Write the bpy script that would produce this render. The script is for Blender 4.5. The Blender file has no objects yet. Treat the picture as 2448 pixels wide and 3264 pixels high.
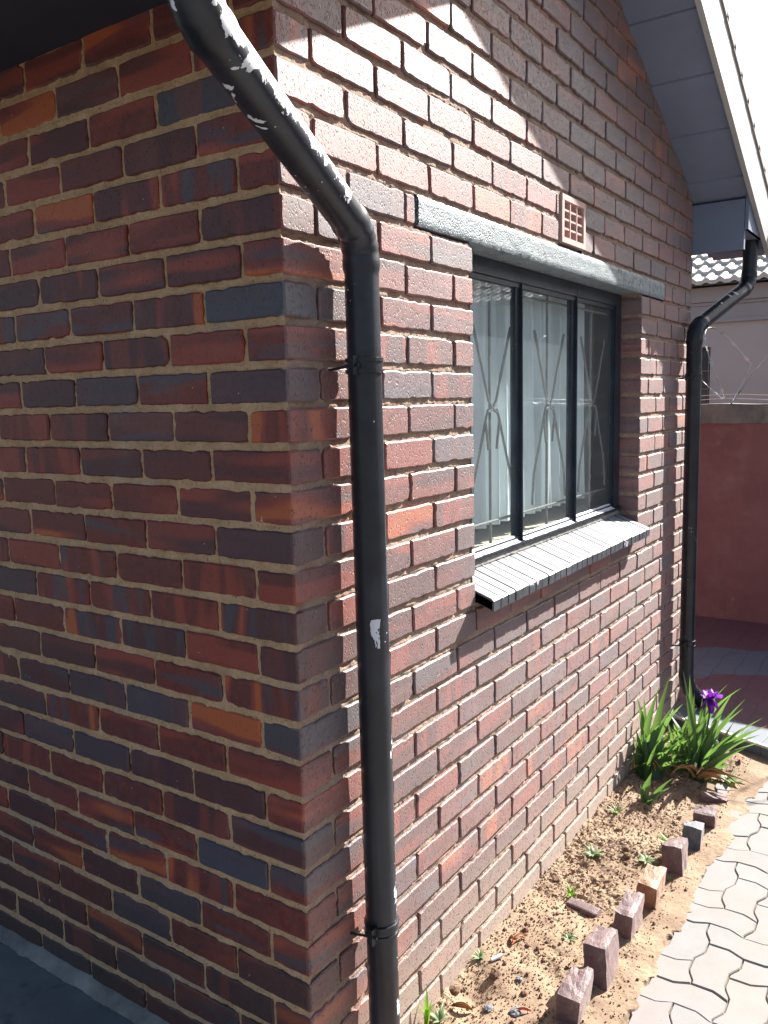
import bpy, math, random
import numpy as np
from mathutils import Vector, Matrix, noise as mnoise
R = math.radians
random.seed(7); rng = np.random.default_rng(7)
scene = bpy.context.scene
COL = scene.collection

# ------------------------------------------------------------------ camera
cam_d = bpy.data.cameras.new("camera"); cam = bpy.data.objects.new("camera", cam_d); COL.objects.link(cam)
yaw, pit, rol = 0.5986, -0.1330, -0.0231
f = Vector((math.cos(pit)*math.cos(yaw), math.cos(pit)*math.sin(yaw), math.sin(pit)))
rt0 = Vector((math.sin(yaw), -math.cos(yaw), 0)); up0 = rt0.cross(f)
rt = rt0*math.cos(rol) + up0*math.sin(rol); up = -rt0*math.sin(rol) + up0*math.cos(rol)
m = Matrix((rt, up, -f)).transposed().to_4x4(); m.translation = (-1.2958, -1.1140, 1.6957)
cam.matrix_world = m
cam_d.sensor_fit = 'VERTICAL'; cam_d.sensor_height = 24; cam_d.lens = 12/math.tan(R(63.277)/2)
cam_d.clip_start = 0.02; cam_d.clip_end = 500
scene.camera = cam

# ------------------------------------------------------------------ sky, sun, exposure
SUN = Vector((2.9, -1.0, 2.26)).normalized()          # towards the sun
el = math.asin(SUN.z); az = math.atan2(SUN.x, SUN.y)
w = bpy.data.worlds.new("World"); scene.world = w; w.use_nodes = True
nt = w.node_tree; nt.nodes.clear()
o_ = nt.nodes.new('ShaderNodeOutputWorld'); b_ = nt.nodes.new('ShaderNodeBackground'); s_ = nt.nodes.new('ShaderNodeTexSky')
s_.sky_type = 'NISHITA'; s_.sun_disc = False; s_.sun_elevation = el; s_.sun_rotation = az
s_.air_density = 1.0; s_.dust_density = 2.5; s_.ozone_density = 1.0
b_.inputs[1].default_value = 0.052
nt.links.new(s_.outputs[0], b_.inputs[0]); nt.links.new(b_.outputs[0], o_.inputs[0])
ld = bpy.data.lights.new("sun", 'SUN'); ld.energy = 5.0; ld.angle = R(0.5); ld.color = (1.0, 0.955, 0.89)
lo = bpy.data.objects.new("sun", ld); COL.objects.link(lo); lo.rotation_euler = SUN.to_track_quat('Z', 'Y').to_euler()
scene.view_settings.view_transform = 'Standard'; scene.view_settings.look = 'None'
scene.view_settings.exposure = 1.74; scene.view_settings.gamma = 1.0
scene.cycles.max_bounces = 8; scene.cycles.transparent_max_bounces = 12

# ------------------------------------------------------------------ material helpers
class NT:
    def __init__(s, name):
        s.m = bpy.data.materials.new(name); s.m.use_nodes = True; s.t = s.m.node_tree; s.t.nodes.clear()
        s.out = s.t.nodes.new('ShaderNodeOutputMaterial'); s.p = s.t.nodes.new('ShaderNodeBsdfPrincipled')
        s.t.links.new(s.p.outputs[0], s.out.inputs[0])
    def n(s, typ, **kw):
        x = s.t.nodes.new(typ)
        for k, v in kw.items(): setattr(x, k, v)
        return x
    def l(s, a, b): s.t.links.new(a, b)
    def obj(s): return s.n('ShaderNodeTexCoord').outputs['Object']
    def noise(s, vec, scale, detail=4, rough=.55, dist=0.0):
        x = s.n('ShaderNodeTexNoise'); x.inputs['Scale'].default_value = scale; x.inputs['Detail'].default_value = detail
        x.inputs['Roughness'].default_value = rough; x.inputs['Distortion'].default_value = dist
        if vec is not None: s.l(vec, x.inputs['Vector'])
        return x.outputs[0]
    def ramp(s, fac, stops, interp='LINEAR'):
        x = s.n('ShaderNodeValToRGB'); cr = x.color_ramp; cr.interpolation = interp
        while len(cr.elements) < len(stops): cr.elements.new(.5)
        for e, (p, c) in zip(cr.elements, stops):
            e.position = p; e.color = (c, c, c, 1) if not hasattr(c, '__len__') else (*c[:3], 1)
        s.l(fac, x.inputs[0]); return x.outputs[0]
    def mix(s, a, b, fac, mode='MIX'):
        x = s.n('ShaderNodeMix', data_type='RGBA', blend_type=mode)
        for sock, v in ((x.inputs['Factor'], fac), (x.inputs['A'], a), (x.inputs['B'], b)):
            if isinstance(v, bpy.types.NodeSocket): s.l(v, sock)
            elif hasattr(v, '__len__'): sock.default_value = (*v[:3], 1)
            else: sock.default_value = v
        return x.outputs['Result']
    def math(s, op, a, b=0.0, clamp=False):
        x = s.n('ShaderNodeMath', operation=op, use_clamp=clamp)
        for sock, v in ((x.inputs[0], a), (x.inputs[1], b)):
            if isinstance(v, bpy.types.NodeSocket): s.l(v, sock)
            else: sock.default_value = v
        return x.outputs[0]
    def mapv(s, vec, scale, loc=(0, 0, 0)):
        x = s.n('ShaderNodeMapping'); x.inputs['Scale'].default_value = scale; x.inputs['Location'].default_value = loc
        s.l(vec, x.inputs[0]); return x.outputs[0]
    def bump(s, h, strength=.5, dist=.002, prev=None):
        x = s.n('ShaderNodeBump'); x.inputs['Strength'].default_value = strength; x.inputs['Distance'].default_value = dist
        s.l(h, x.inputs['Height'])
        if prev is not None: s.l(prev, x.inputs['Normal'])
        return x.outputs[0]
    def set(s, color=None, rough=None, normal=None, **kw):
        p = s.p.inputs
        for key, v in (('Base Color', color), ('Roughness', rough)):
            if v is None: continue
            if isinstance(v, bpy.types.NodeSocket): s.l(v, p[key])
            elif hasattr(v, '__len__'): p[key].default_value = (*v[:3], 1)
            else: p[key].default_value = v
        if normal is not None: s.l(normal, p['Normal'])
        for k, v in kw.items():
            k = k.replace('_', ' ')
            if isinstance(v, bpy.types.NodeSocket): s.l(v, p[k])
            else: p[k].default_value = v
        return s.m

def plain(name, color, rough=.7, var=.15, scale=20, bump=.15, bd=.002, **kw):
    """a plain painted or cast surface with mottling and a fine bump"""
    a = NT(name); v = a.obj(); n1 = a.noise(v, scale, 6, .6)
    c = a.mix(tuple(x*(1-var) for x in color), tuple(min(1, x*(1+var)) for x in color), a.ramp(n1, [(.3, 0.), (.7, 1.)]))
    nb = a.bump(a.noise(v, scale*8, 5, .6), bump, bd)
    return a.set(c, rough, nb, **kw)

# ---- brick: tone per brick (attribute 'tone'), streaks along or across each brick (UV)
def brick_material(name='face_brick', pit=1.0, pale=0.0, sheen=.04, spec=.42, vivid=1.0):
    a = NT(name)
    at = a.n('ShaderNodeAttribute', attribute_name='tone'); sep = a.n('ShaderNodeSeparateColor'); a.l(at.outputs['Color'], sep.inputs[0])
    r1, r2, r3 = sep.outputs
    uv = a.n('ShaderNodeUVMap', uv_map='UVMap').outputs[0]; su = a.n('ShaderNodeSeparateXYZ'); a.l(uv, su.inputs[0])
    u, v = su.outputs[0], su.outputs[1]
    vert = a.math('GREATER_THAN', r3, .70)                      # bricks with bands standing upright
    def lerp(x, y): return a.math('ADD', a.math('MULTIPLY', x, a.math('SUBTRACT', 1.0, vert)), a.math('MULTIPLY', y, vert))
    cx = a.n('ShaderNodeCombineXYZ')
    a.l(lerp(a.math('MULTIPLY', u, 3.4), a.math('MULTIPLY', u, 19)), cx.inputs[0])
    a.l(lerp(a.math('MULTIPLY', v, 24), a.math('MULTIPLY', v, 3.5)), cx.inputs[1])
    a.l(a.math('MULTIPLY', r1, 57.0), cx.inputs[2])
    st = a.noise(cx.outputs[0], 1.0, 2.5, .5, .35)
    blue2 = a.mix((.058, .032, .038), (.066, .070, .088), a.ramp(r2, [(.55, 0.), (.75, 1.)]))
    cx2 = a.n('ShaderNodeCombineXYZ')
    a.l(lerp(a.math('MULTIPLY', u, 2.0), a.math('MULTIPLY', u, 14)), cx2.inputs[0])
    a.l(lerp(a.math('MULTIPLY', v, 13), a.math('MULTIPLY', v, 2.5)), cx2.inputs[1])
    a.l(a.math('MULTIPLY', r2, 91.0), cx2.inputs[2])
    st2 = a.noise(cx2.outputs[0], 1.0, 1.5, .5, .2)
    o = a.obj()
    mot = a.noise(o, 45, 5, .65)
    maroon = a.mix((.108, .024, .020), (.215, .047, .033), a.ramp(mot, [(.3, 0.), (.72, 1.)]))
    purple = (.074, .034, .036); blue = (.068, .070, .088); orange = (.42, .105, .034); red = (.27, .055, .036)
    base = a.mix(maroon, purple, a.ramp(r1, [(.30, 0.), (.72, .85)]))
    base = a.mix(base, blue, a.ramp(r1, [(.90, 0.), (.96, .75)]))
    c = a.mix(base, blue2, a.math('MULTIPLY', a.ramp(st, [(.50, 0.), (.61, .72)]), a.ramp(r2, [(.15, .35), (.7, 1.)])))
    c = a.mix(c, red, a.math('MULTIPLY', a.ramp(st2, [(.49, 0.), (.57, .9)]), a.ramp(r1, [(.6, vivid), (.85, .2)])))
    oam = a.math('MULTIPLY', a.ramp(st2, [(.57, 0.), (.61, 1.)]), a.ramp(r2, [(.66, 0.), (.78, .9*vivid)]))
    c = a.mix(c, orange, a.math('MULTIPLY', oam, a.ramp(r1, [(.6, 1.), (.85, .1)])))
    grime = a.noise(o, 7, 5, .6)
    c = a.mix(c, (.20, .165, .14), a.math('MULTIPLY', a.ramp(grime, [(.55, 0.), (.8, .30)]), a.ramp(mot, [(.3, .3), (.7, 1.)])))
    # dust splashed up from the soil on the lowest courses
    z = a.n('ShaderNodeSeparateXYZ'); a.l(o, z.inputs[0])
    dz = a.math('ADD', z.outputs[2], a.math('MULTIPLY', a.math('SUBTRACT', mot, .5), .22))
    c = a.mix(c, (.36, .28, .20), a.math('MULTIPLY', a.ramp(dz, [(.02, .85), (.34, 0.)]), a.math('GREATER_THAN', z.outputs[0], .01)))
    if pale: c = a.mix(c, a.mix((.180, .178, .212), (.255, .195, .200), r2), a.math('MULTIPLY', a.math('ADD', a.math('MULTIPLY', a.ramp(grime, [(.3, 0.), (.7, 1.)]), .26), pale-.13), a.ramp(z.outputs[0], [(.02, .25), (.75, 1.)])))  # sun sheen and glare put into the colour, faded near the corner
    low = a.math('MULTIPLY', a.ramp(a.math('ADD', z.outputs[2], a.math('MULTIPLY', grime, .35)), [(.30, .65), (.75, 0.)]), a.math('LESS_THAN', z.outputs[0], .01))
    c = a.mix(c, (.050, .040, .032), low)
    # pits and wire-cut scratches
    vor = a.n('ShaderNodeTexVoronoi', feature='F1'); vor.inputs['Scale'].default_value = 1.0
    warp = a.mapv(o, (230, 230, 105)); a.l(warp, vor.inputs['Vector'])
    size = a.noise(o, 60, 3, .7)
    th = a.ramp(size, [(.42, .0), (.66, .18+.17*pit)])
    hole = a.math('LESS_THAN', vor.outputs['Distance'], th)
    soft = a.ramp(a.math('SUBTRACT', vor.outputs['Distance'], th), [(0., 0.), (.22, 1.)])
    c = a.mix(c, (.018, .008, .007), a.math('MULTIPLY', hole, min(.9, .62*pit)))
    specks = a.n('ShaderNodeTexVoronoi', feature='F1'); specks.inputs['Scale'].default_value = 38; a.l(o, specks.inputs['Vector'])
    wh = a.math('MULTIPLY', a.math('LESS_THAN', specks.outputs['Distance'], .055), a.math('GREATER_THAN', a.noise(o, 9, 2), .60))
    c = a.mix(c, (.55, .5, .46), wh)
    fine = a.noise(a.mapv(o, (1, 1, .45)), 330, 4, .7)
    nb = a.bump(soft, .8, .0016*pit)
    nb = a.bump(fine, .30, .0010, nb)
    nb = a.bump(a.noise(a.mapv(o, (1, 1, .35)), 42, 3, .6), .22, .003, nb)
    rg = a.ramp(mot, [(.3, .44), (.75, .62)])
    return a.set(c, rg, nb, Specular_IOR_Level=spec, Sheen_Weight=sheen, Sheen_Roughness=.45, Sheen_Tint=(1., .86, .80, 1))
M = {}
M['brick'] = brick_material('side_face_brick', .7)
M['brick_gable'] = brick_material('gable_sunlit_brick', 1.25, .26, .25, .95, .85)  # paler copy of the side brick, its sunlit look put into the colour
def mortar_material(name='sandy_mortar', k=1.0):
    a = NT(name); o = a.obj(); n1 = a.noise(o, 14, 6, .7); n2 = a.noise(o, 160, 5, .7)
    c = a.mix((.36*k, (.215 if k > 1 else .23)*k, (.112 if k > 1 else .165)*k), (.54*k, (.36 if k > 1 else .395)*k, (.21 if k > 1 else .30)*k), a.ramp(n1, [(.3, 0.), (.7, 1.)]))
    c = a.mix(c, (.44, .38, .32), a.ramp(a.noise(o, 3.1, 3, .6), [(.60, 0.), (.70, .6)]))
    c = a.mix(c, (.10, .055, .03), a.ramp(n2, [(.58, 0.), (.68, .85)]))
    nb = a.bump(n2, 1., .006); nb = a.bump(a.noise(o, 420, 4, .7), .6, .0015, nb)
    return a.set(c, .92, nb)
M['mortar'] = mortar_material('tan_mortar', 1.3); M['mortar_gable'] = mortar_material('brown_mortar', .80)

def black_paint(name, rough=.38, wear=.0, base=(.016, .019, .025), wearcol=(.55, .58, .62), bump=.0006, bs=90, top_lit=None):
    """glossy black paint; where attribute 'peel' is high the old grey-white surface shows in flakes"""
    a = NT(name); o = a.obj()
    at = a.n('ShaderNodeAttribute', attribute_name='peel').outputs['Fac']
    n1 = a.noise(o, 15, 5, .6, .8); n2 = a.noise(o, 110, 4, .6)
    thr = a.math('SUBTRACT', .80-wear, a.math('MULTIPLY', at, .36))
    mask = a.math('GREATER_THAN', a.math('ADD', n1, a.math('MULTIPLY', a.math('SUBTRACT', n2, .5), .10)), thr)
    sp = a.n('ShaderNodeTexVoronoi'); sp.inputs['Scale'].default_value = 70; a.l(o, sp.inputs['Vector'])
    dots = a.math('MULTIPLY', a.math('LESS_THAN', sp.outputs['Distance'], .12), a.math('GREATER_THAN', a.noise(o, 13, 2), .62-wear))
    mask = a.math('MAXIMUM', mask, dots)
    col = a.mix(base, tuple(min(1, x*2.2+.004) for x in base), a.ramp(a.noise(o, 9, 5, .6), [(.35, 0.), (.7, 1.)]))
    dust = a.ramp(a.noise(a.mapv(o, (1, 1, .25)), 40, 5, .7), [(.58, 0.), (.85, .12)])
    col = a.mix(col, (.16, .15, .14), dust)
    if top_lit is not None:
        g = a.n('ShaderNodeNewGeometry'); sg = a.n('ShaderNodeSeparateXYZ'); a.l(g.outputs['Normal'], sg.inputs[0])
        col = a.mix(col, top_lit, a.math('MULTIPLY', a.math('GREATER_THAN', sg.outputs[2], .6), a.ramp(a.noise(o, 22, 5, .7), [(.25, .75), (.5, 1.)])))  # sun gloss on upward faces put into a paler colour
    c = a.mix(col, wearcol, mask)
    rg = a.mix((rough,)*3, (.6,)*3, mask)
    nb = a.bump(a.math('SUBTRACT', 1.0, mask), .6, .0008); nb = a.bump(a.noise(o, bs, 5, .6), .5, bump, nb)
    return a.set(c, rg, nb, Specular_IOR_Level=.42)
M['pipe'] = black_paint('black_pipe_paint', .34, .0, base=(.011, .013, .018), wearcol=(.62, .64, .68))
M['frame'] = black_paint('black_window_paint', .33, .03, base=(.012, .017, .026), wearcol=(.30, .22, .22), bump=.0005)
M['sill'] = black_paint('black_sill_paint', .40, .02, base=(.050, .054, .062), wearcol=(.5, .5, .52), bump=.0012, bs=140, top_lit=(.30, .31, .325))
def lintel_mat():
    a = NT('painted_rough_concrete'); o = a.obj()
    vor = a.n('ShaderNodeTexVoronoi'); vor.inputs['Scale'].default_value = 1; a.l(a.mapv(o, (260, 260, 150)), vor.inputs['Vector'])
    th = a.ramp(a.noise(o, 30, 4, .7), [(.38, .02), (.68, .42)])
    soft = a.ramp(a.math('SUBTRACT', vor.outputs['Distance'], th), [(0., 0.), (.3, 1.)])
    c = a.mix((.010, .013, .018), (.24, .29, .31), a.ramp(a.math('ADD', soft, a.math('MULTIPLY', a.noise(o, 12, 5), .3)), [(.25, 0.), (1., 1.)]))
    nb = a.bump(soft, .8, .002); nb = a.bump(a.noise(o, 200, 5, .7), .5, .0012, nb)
    return a.set(c, .42, nb, Specular_IOR_Level=.85)
M['lintel'] = lintel_mat()
M['vent'] = plain('pink_clay', (.56, .38, .34), .75, .12, 30)
M['vent_dark'] = plain('dark_clay_hole', (.20, .085, .07), .9, .2, 30)
M['soffit'] = plain('haze_blue_soffit_board', (.17, .21, .30), .6, .12, 3, .2)  # bluish glare haze put into the board colour
M['rafter'] = plain('dark_timber_paint', (.022, .028, .042), .6, .2, 8, .2)
M['barge'] = plain('white_barge_board_paint', (.40, .41, .41), .55, .05, 6, .12)
M['roof_tile_near'] = plain('grey_concrete_roof_tile', (.33, .31, .29), .8, .12, 8)
M['room'] = plain('interior_plaster', (.42, .43, .42), .85, .05, 3, .05)
M['inner_sill'] = plain('cream_inner_sill', (.72, .64, .50), .6, .08, 8, .05)
M['core'] = plain('inner_masonry', (.18, .13, .10), .9, .1, 10)
def glass_mat():
    a = NT('window_glass'); fr = a.n('ShaderNodeFresnel'); ge = a.n('ShaderNodeNewGeometry'); a.l(a.math('SUBTRACT', 1.56, a.math('MULTIPLY', ge.outputs['Backfacing'], 1.56-1/1.56)), fr.inputs[0])
    tr = a.n('ShaderNodeBsdfTransparent'); tr.inputs[0].default_value = (.90, .94, .94, 1)
    gl = a.n('ShaderNodeBsdfGlossy'); gl.inputs['Roughness'].default_value = .015
    gl.inputs[0].default_value = (.95, 1, 1, 1)
    nb = a.bump(a.noise(a.obj(), 4, 2), .03, .003); a.l(nb, gl.inputs['Normal'])
    df = a.n('ShaderNodeBsdfDiffuse'); df.inputs[0].default_value = (.50, .60, .64, 1)
    mx = a.n('ShaderNodeMixShader'); a.l(fr.outputs[0], mx.inputs[0]); a.l(tr.outputs[0], mx.inputs[1]); a.l(gl.outputs[0], mx.inputs[2])
    m2 = a.n('ShaderNodeMixShader'); dirt = a.ramp(a.noise(a.obj(), 14, 8, .8), [(.35, .04), (.85, .13)])
    a.l(dirt, m2.inputs[0]); a.l(mx.outputs[0], m2.inputs[1]); a.l(df.outputs[0], m2.inputs[2])
    a.l(m2.outputs[0], a.out.inputs[0]); a.t.nodes.remove(a.p); return a.m
M['glass'] = glass_mat()
def curtain_mat():
    a = NT('pale_curtain_cloth'); o = a.obj()
    c = a.mix((.68, .77, .79), (.80, .86, .88), a.noise(o, 9, 3))
    nb = a.bump(a.noise(a.mapv(o, (1, 1, .1)), 180, 3), .3, .001)
    m_ = a.set(c, .9, nb)
    tl = a.n('ShaderNodeBsdfTranslucent'); a.l(c, tl.inputs[0]); mx = a.n('ShaderNodeMixShader'); mx.inputs[0].default_value = .06
    a.l(a.p.outputs[0], mx.inputs[1]); a.l(tl.outputs[0], mx.inputs[2]); a.l(mx.outputs[0], a.out.inputs[0]); return m_
M['curtain'] = curtain_mat()
M['bar'] = plain('grey_bar_paint', (.17, .175, .165), .45, .2, 30)
def soil_mat():
    a = NT('sandy_soil'); o = a.obj(); n1 = a.noise(o, 5, 6, .65); n2 = a.noise(o, 60, 6, .75)
    c = a.mix((.215, .145, .096), (.36, .265, .178), a.ramp(n1, [(.32, 0.), (.62, 1.)]))
    c = a.mix(c, (.38, .29, .20), a.ramp(n2, [(.52, 0.), (.75, .8)]))
    pm = a.ramp(a.noise(o, 4.6, 4, .6), [(.42, .15), (.60, 1.)])
    c = a.mix(c, (.12, .070, .043), a.math('MULTIPLY', pm, a.ramp(n2, [(.32, .8), (.44, 0.)])))
    c = a.mix(c, (.155, .092, .058), a.math('MULTIPLY', pm, .35))
    nb = a.bump(n2, .7, .005); nb = a.bump(a.noise(o, 260, 5, .7), .5, .0025, nb)
    return a.set(c, .95, nb)
M['soil'] = soil_mat()
M['clod'] = plain('soil_clod', (.175, .105, .066), .95, .35, 60, .6, .004)
def paver_mat():
    a = NT('pale_concrete_paver'); o = a.obj()
    at = a.n('ShaderNodeAttribute', attribute_name='tone'); sep = a.n('ShaderNodeSeparateColor'); a.l(at.outputs['Color'], sep.inputs[0])
    n1 = a.noise(o, 11, 6, .65)
    c = a.mix((.180, .180, .178), (.255, .252, .248), n1)
    c = a.mix(c, (.26, .205, .195), a.math('MULTIPLY', sep.outputs[0], .45))
    c = a.mix(c, (.26, .205, .145), a.ramp(a.noise(o, 2.6, 5, .7), [(.5, 0.), (.75, .5)]))
    c = a.mix(c, (.12, .11, .10), a.ramp(a.noise(o, 150, 3, .6), [(.68, 0.), (.76, .6)]))
    c = a.mix(c, (.15, .145, .14), a.ramp(a.noise(o, 4.3, 6, .7), [(.56, 0.), (.72, .45)]))
    nb = a.bump(a.noise(o, 210, 5, .7), .4, .0015)
    return a.set(c, .82, nb)
M['paver'] = paver_mat()
def slab_mat():
    a = NT('blue_grey_concrete'); o = a.obj()
    c = a.mix((.10, .11, .125), (.19, .205, .215), a.ramp(a.noise(o, 3.2, 6, .65), [(.3, 0.), (.7, 1.)]))
    c = a.mix(c, (.03, .035, .045), a.ramp(a.noise(o, 7, 4, .6), [(.62, 0.), (.75, .7)]))
    return a.set(c, .62, a.bump(a.noise(o, 90, 6, .7), .4, .002))
M['slab'] = slab_mat()
def red_floor_mat():
    a = NT('red_painted_floor'); o = a.obj()
    s = a.n('ShaderNodeSeparateXYZ'); a.l(o, s.inputs[0])
    wob = a.math('MULTIPLY', a.math('SUBTRACT', a.noise(o, 2.6, 5, .65), .5), .55)
    x = a.math('ADD', a.math('ADD', s.outputs[0], a.math('MULTIPLY', s.outputs[1], .45)), wob)
    band = a.math('MULTIPLY', a.math('GREATER_THAN', x, 3.62), a.math('LESS_THAN', x, 4.22))
    front = a.math('LESS_THAN', a.math('ADD', a.math('ADD', s.outputs[0], a.math('MULTIPLY', s.outputs[1], -.37)), a.math('MULTIPLY', wob, .25)), 3.10)
    n1 = a.noise(o, 6, 6, .65)
    red = a.mix((.135, .062, .072), (.19, .095, .105), n1)
    grey = a.mix((.11, .13, .16), (.17, .19, .225), n1)
    c = a.mix(red, grey, a.math('MAXIMUM', band, front))
    # interlocking paver joints showing through the paint
    cx = a.n('ShaderNodeTexBrick'); cx.inputs['Scale'].default_value = 1; cx.inputs['Brick Width'].default_value = .22; cx.inputs['Row Height'].default_value = .11
    cx.inputs['Mortar Size'].default_value = .004; cx.inputs['Mortar Smooth'].default_value = .3
    wv = a.n('ShaderNodeTexNoise'); wv.inputs['Scale'].default_value = 9; a.l(o, wv.inputs['Vector'])
    off = a.n('ShaderNodeVectorMath', operation='MULTIPLY_ADD'); a.l(wv.outputs['Color'], off.inputs[0]); off.inputs[1].default_value = (.05,)*3; a.l(o, off.inputs[2])
    a.l(off.outputs[0], cx.inputs['Vector'])
    c = a.mix(c, (.05, .045, .05), a.math('MULTIPLY', cx.outputs['Fac'], .38))
    c = a.mix(c, (.4, .38, .38), a.ramp(a.noise(o, 24, 6, .7), [(.66, 0.), (.74, .45)]))
    nb = a.bump(a.math('SUBTRACT', 1., cx.outputs['Fac']), .5, .003); nb = a.bump(a.noise(o, 120, 5), .3, .002, nb)
    return a.set(c, .55, nb)
M['redfloor'] = red_floor_mat()
def red_wall_mat():
    a = NT('red_wall_paint'); o = a.obj()
    c = a.mix((.20, .082, .088), (.28, .130, .134), a.ramp(a.noise(o, 2.2, 6, .65), [(.3, 0.), (.7, 1.)]))
    c = a.mix(c, (.30, .19, .18), a.ramp(a.noise(o, 3.5, 6, .75), [(.52, 0.), (.70, .55)]))
    c = a.mix(c, (.38, .26, .25), a.ramp(a.noise(o, 14, 4, .6), [(.68, 0.), (.76, .5)]))
    c = a.mix(c, (.12, .055, .055), a.ramp(a.noise(a.mapv(o, (1, 1, .12)), 9, 5, .7), [(.56, 0.), (.78, .55)]))
    return a.set(c, .8, a.bump(a.noise(o, 60, 6, .7), .4, .004))
M['redwall'] = red_wall_mat()
def cap_mat():
    a = NT('weathered_cement'); o = a.obj()
    c = a.mix((.10, .10, .095), (.30, .285, .26), a.ramp(a.noise(a.mapv(o, (1, 1, .5)), 6, 6, .7), [(.3, 0.), (.7, 1.)]))
    return a.set(c, .9, a.bump(a.noise(o, 70, 6, .7), .5, .004))
M['cement'] = cap_mat()
M['greywall'] = plain('grey_plaster', (.46, .44, .40), .8, .06, 1.2, .2, .004)
M['greytrim'] = plain('grey_plaster_trim', (.33, .335, .335), .75, .05, 2, .2, .004)
M['tile'] = plain('cream_concrete_roof_tile', (.56, .53, .48), .75, .12, 6, .2)
M['wire'] = plain('galvanised_wire', (.48, .47, .46), .35, .15, 60, Metallic=.7)
M['darkwin'] = plain('dark_window_frame', (.03, .033, .04), .5, .2, 20)
def leaf_mat(name, c1, c2):
    a = NT(name); o = a.obj()
    uv = a.n('ShaderNodeUVMap', uv_map='UVMap').outputs[0]; s = a.n('ShaderNodeSeparateXYZ'); a.l(uv, s.inputs[0])
    veins = a.noise(a.mapv(uv, (26, 1.2, 1)), 1, 3, .6)
    c = a.mix(c1, c2, a.ramp(a.math('ADD', a.math('MULTIPLY', veins, .6), a.math('MULTIPLY', a.noise(o, 12, 3), .4)), [(.3, 0.), (.7, 1.)]))
    c = a.mix(c, (.30, .17, .05), a.ramp(a.math('ADD', s.outputs[1], a.math('MULTIPLY', a.noise(o, 30, 2), .10)), [(1.02, 0.), (1.07, 1.)]))
    a.set(c, .42, a.bump(veins, .3, .001))
    tl = a.n('ShaderNodeBsdfTranslucent'); a.l(a.mix(c, (.27, .46, .06), .5), tl.inputs[0])
    mx = a.n('ShaderNodeMixShader'); mx.inputs[0].default_value = .45
    a.l(a.p.outputs[0], mx.inputs[1]); a.l(tl.outputs[0], mx.inputs[2]); a.l(mx.outputs[0], a.out.inputs[0]); return a.m
M['iris'] = leaf_mat('iris_leaf', (.040, .105, .045), (.095, .20, .075))
M['weed'] = leaf_mat('weed_leaf', (.14, .22, .10), (.34, .42, .24))
M['weed_bright'] = leaf_mat('bright_weed_leaf', (.13, .30, .03), (.25, .45, .06))
def petal_mat(name, c1, c2):
    a = NT(name); c = a.mix(c1, c2, a.ramp(a.noise(a.obj(), 45, 4, .6), [(.35, 0.), (.65, 1.)]))
    a.set(c, .5); tl = a.n('ShaderNodeBsdfTranslucent'); a.l(c, tl.inputs[0]); mx = a.n('ShaderNodeMixShader'); mx.inputs[0].default_value = .4
    a.l(a.p.outputs[0], mx.inputs[1]); a.l(tl.outputs[0], mx.inputs[2]); a.l(mx.outputs[0], a.out.inputs[0]); return a.m
M['petal'] = petal_mat('violet_petal', (.16, .012, .38), (.40, .06, .62))
M['fall'] = petal_mat('dark_violet_petal', (.06, .004, .14), (.17, .01, .32))
M['bud'] = plain('papery_bud', (.62, .60, .46), .8, .15, 40)
M['leaf_dry'] = plain('dry_leaf', (.38, .19, .08), .8, .3, 50)
M['leaf_red'] = plain('rust_red_leaf', (.40, .11, .04), .7, .3, 50)
M['white_bit'] = plain('white_paper', (.72, .72, .74), .6, .1, 50)
def loose_brick(name, c1, c2):
    a = NT(name); o = a.obj(); n1 = a.noise(o, 28, 5, .65)
    c = a.mix(c1, c2, a.ramp(n1, [(.32, 0.), (.7, 1.)]))
    c = a.mix(c, (.46, .33, .20), a.ramp(a.noise(o, 17, 6, .75), [(.56, 0.), (.75, .7)]))
    vor = a.n('ShaderNodeTexVoronoi'); vor.inputs['Scale'].default_value = 210; a.l(o, vor.inputs['Vector'])
    pit = a.ramp(a.math('SUBTRACT', vor.outputs['Distance'], a.ramp(n1, [(.3, .05), (.7, .3)])), [(0., 0.), (.2, 1.)])
    nb = a.bump(pit, .7, .002); nb = a.bump(a.noise(o, 70, 6, .7), .6, .004, nb)
    return a.set(c, .55, nb, Specular_IOR_Level=.6, Sheen_Weight=.26, Sheen_Roughness=.5, Sheen_Tint=(1, .85, .82, 1))
M['eb_purple'] = loose_brick('loose_brick_purple', (.070, .036, .043), (.165, .098, .100))
M['eb_orange'] = loose_brick('loose_brick_orange', (.20, .085, .035), (.31, .15, .07))
M['eb_grey'] = loose_brick('loose_brick_grey', (.045, .055, .075), (.15, .165, .18))

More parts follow.
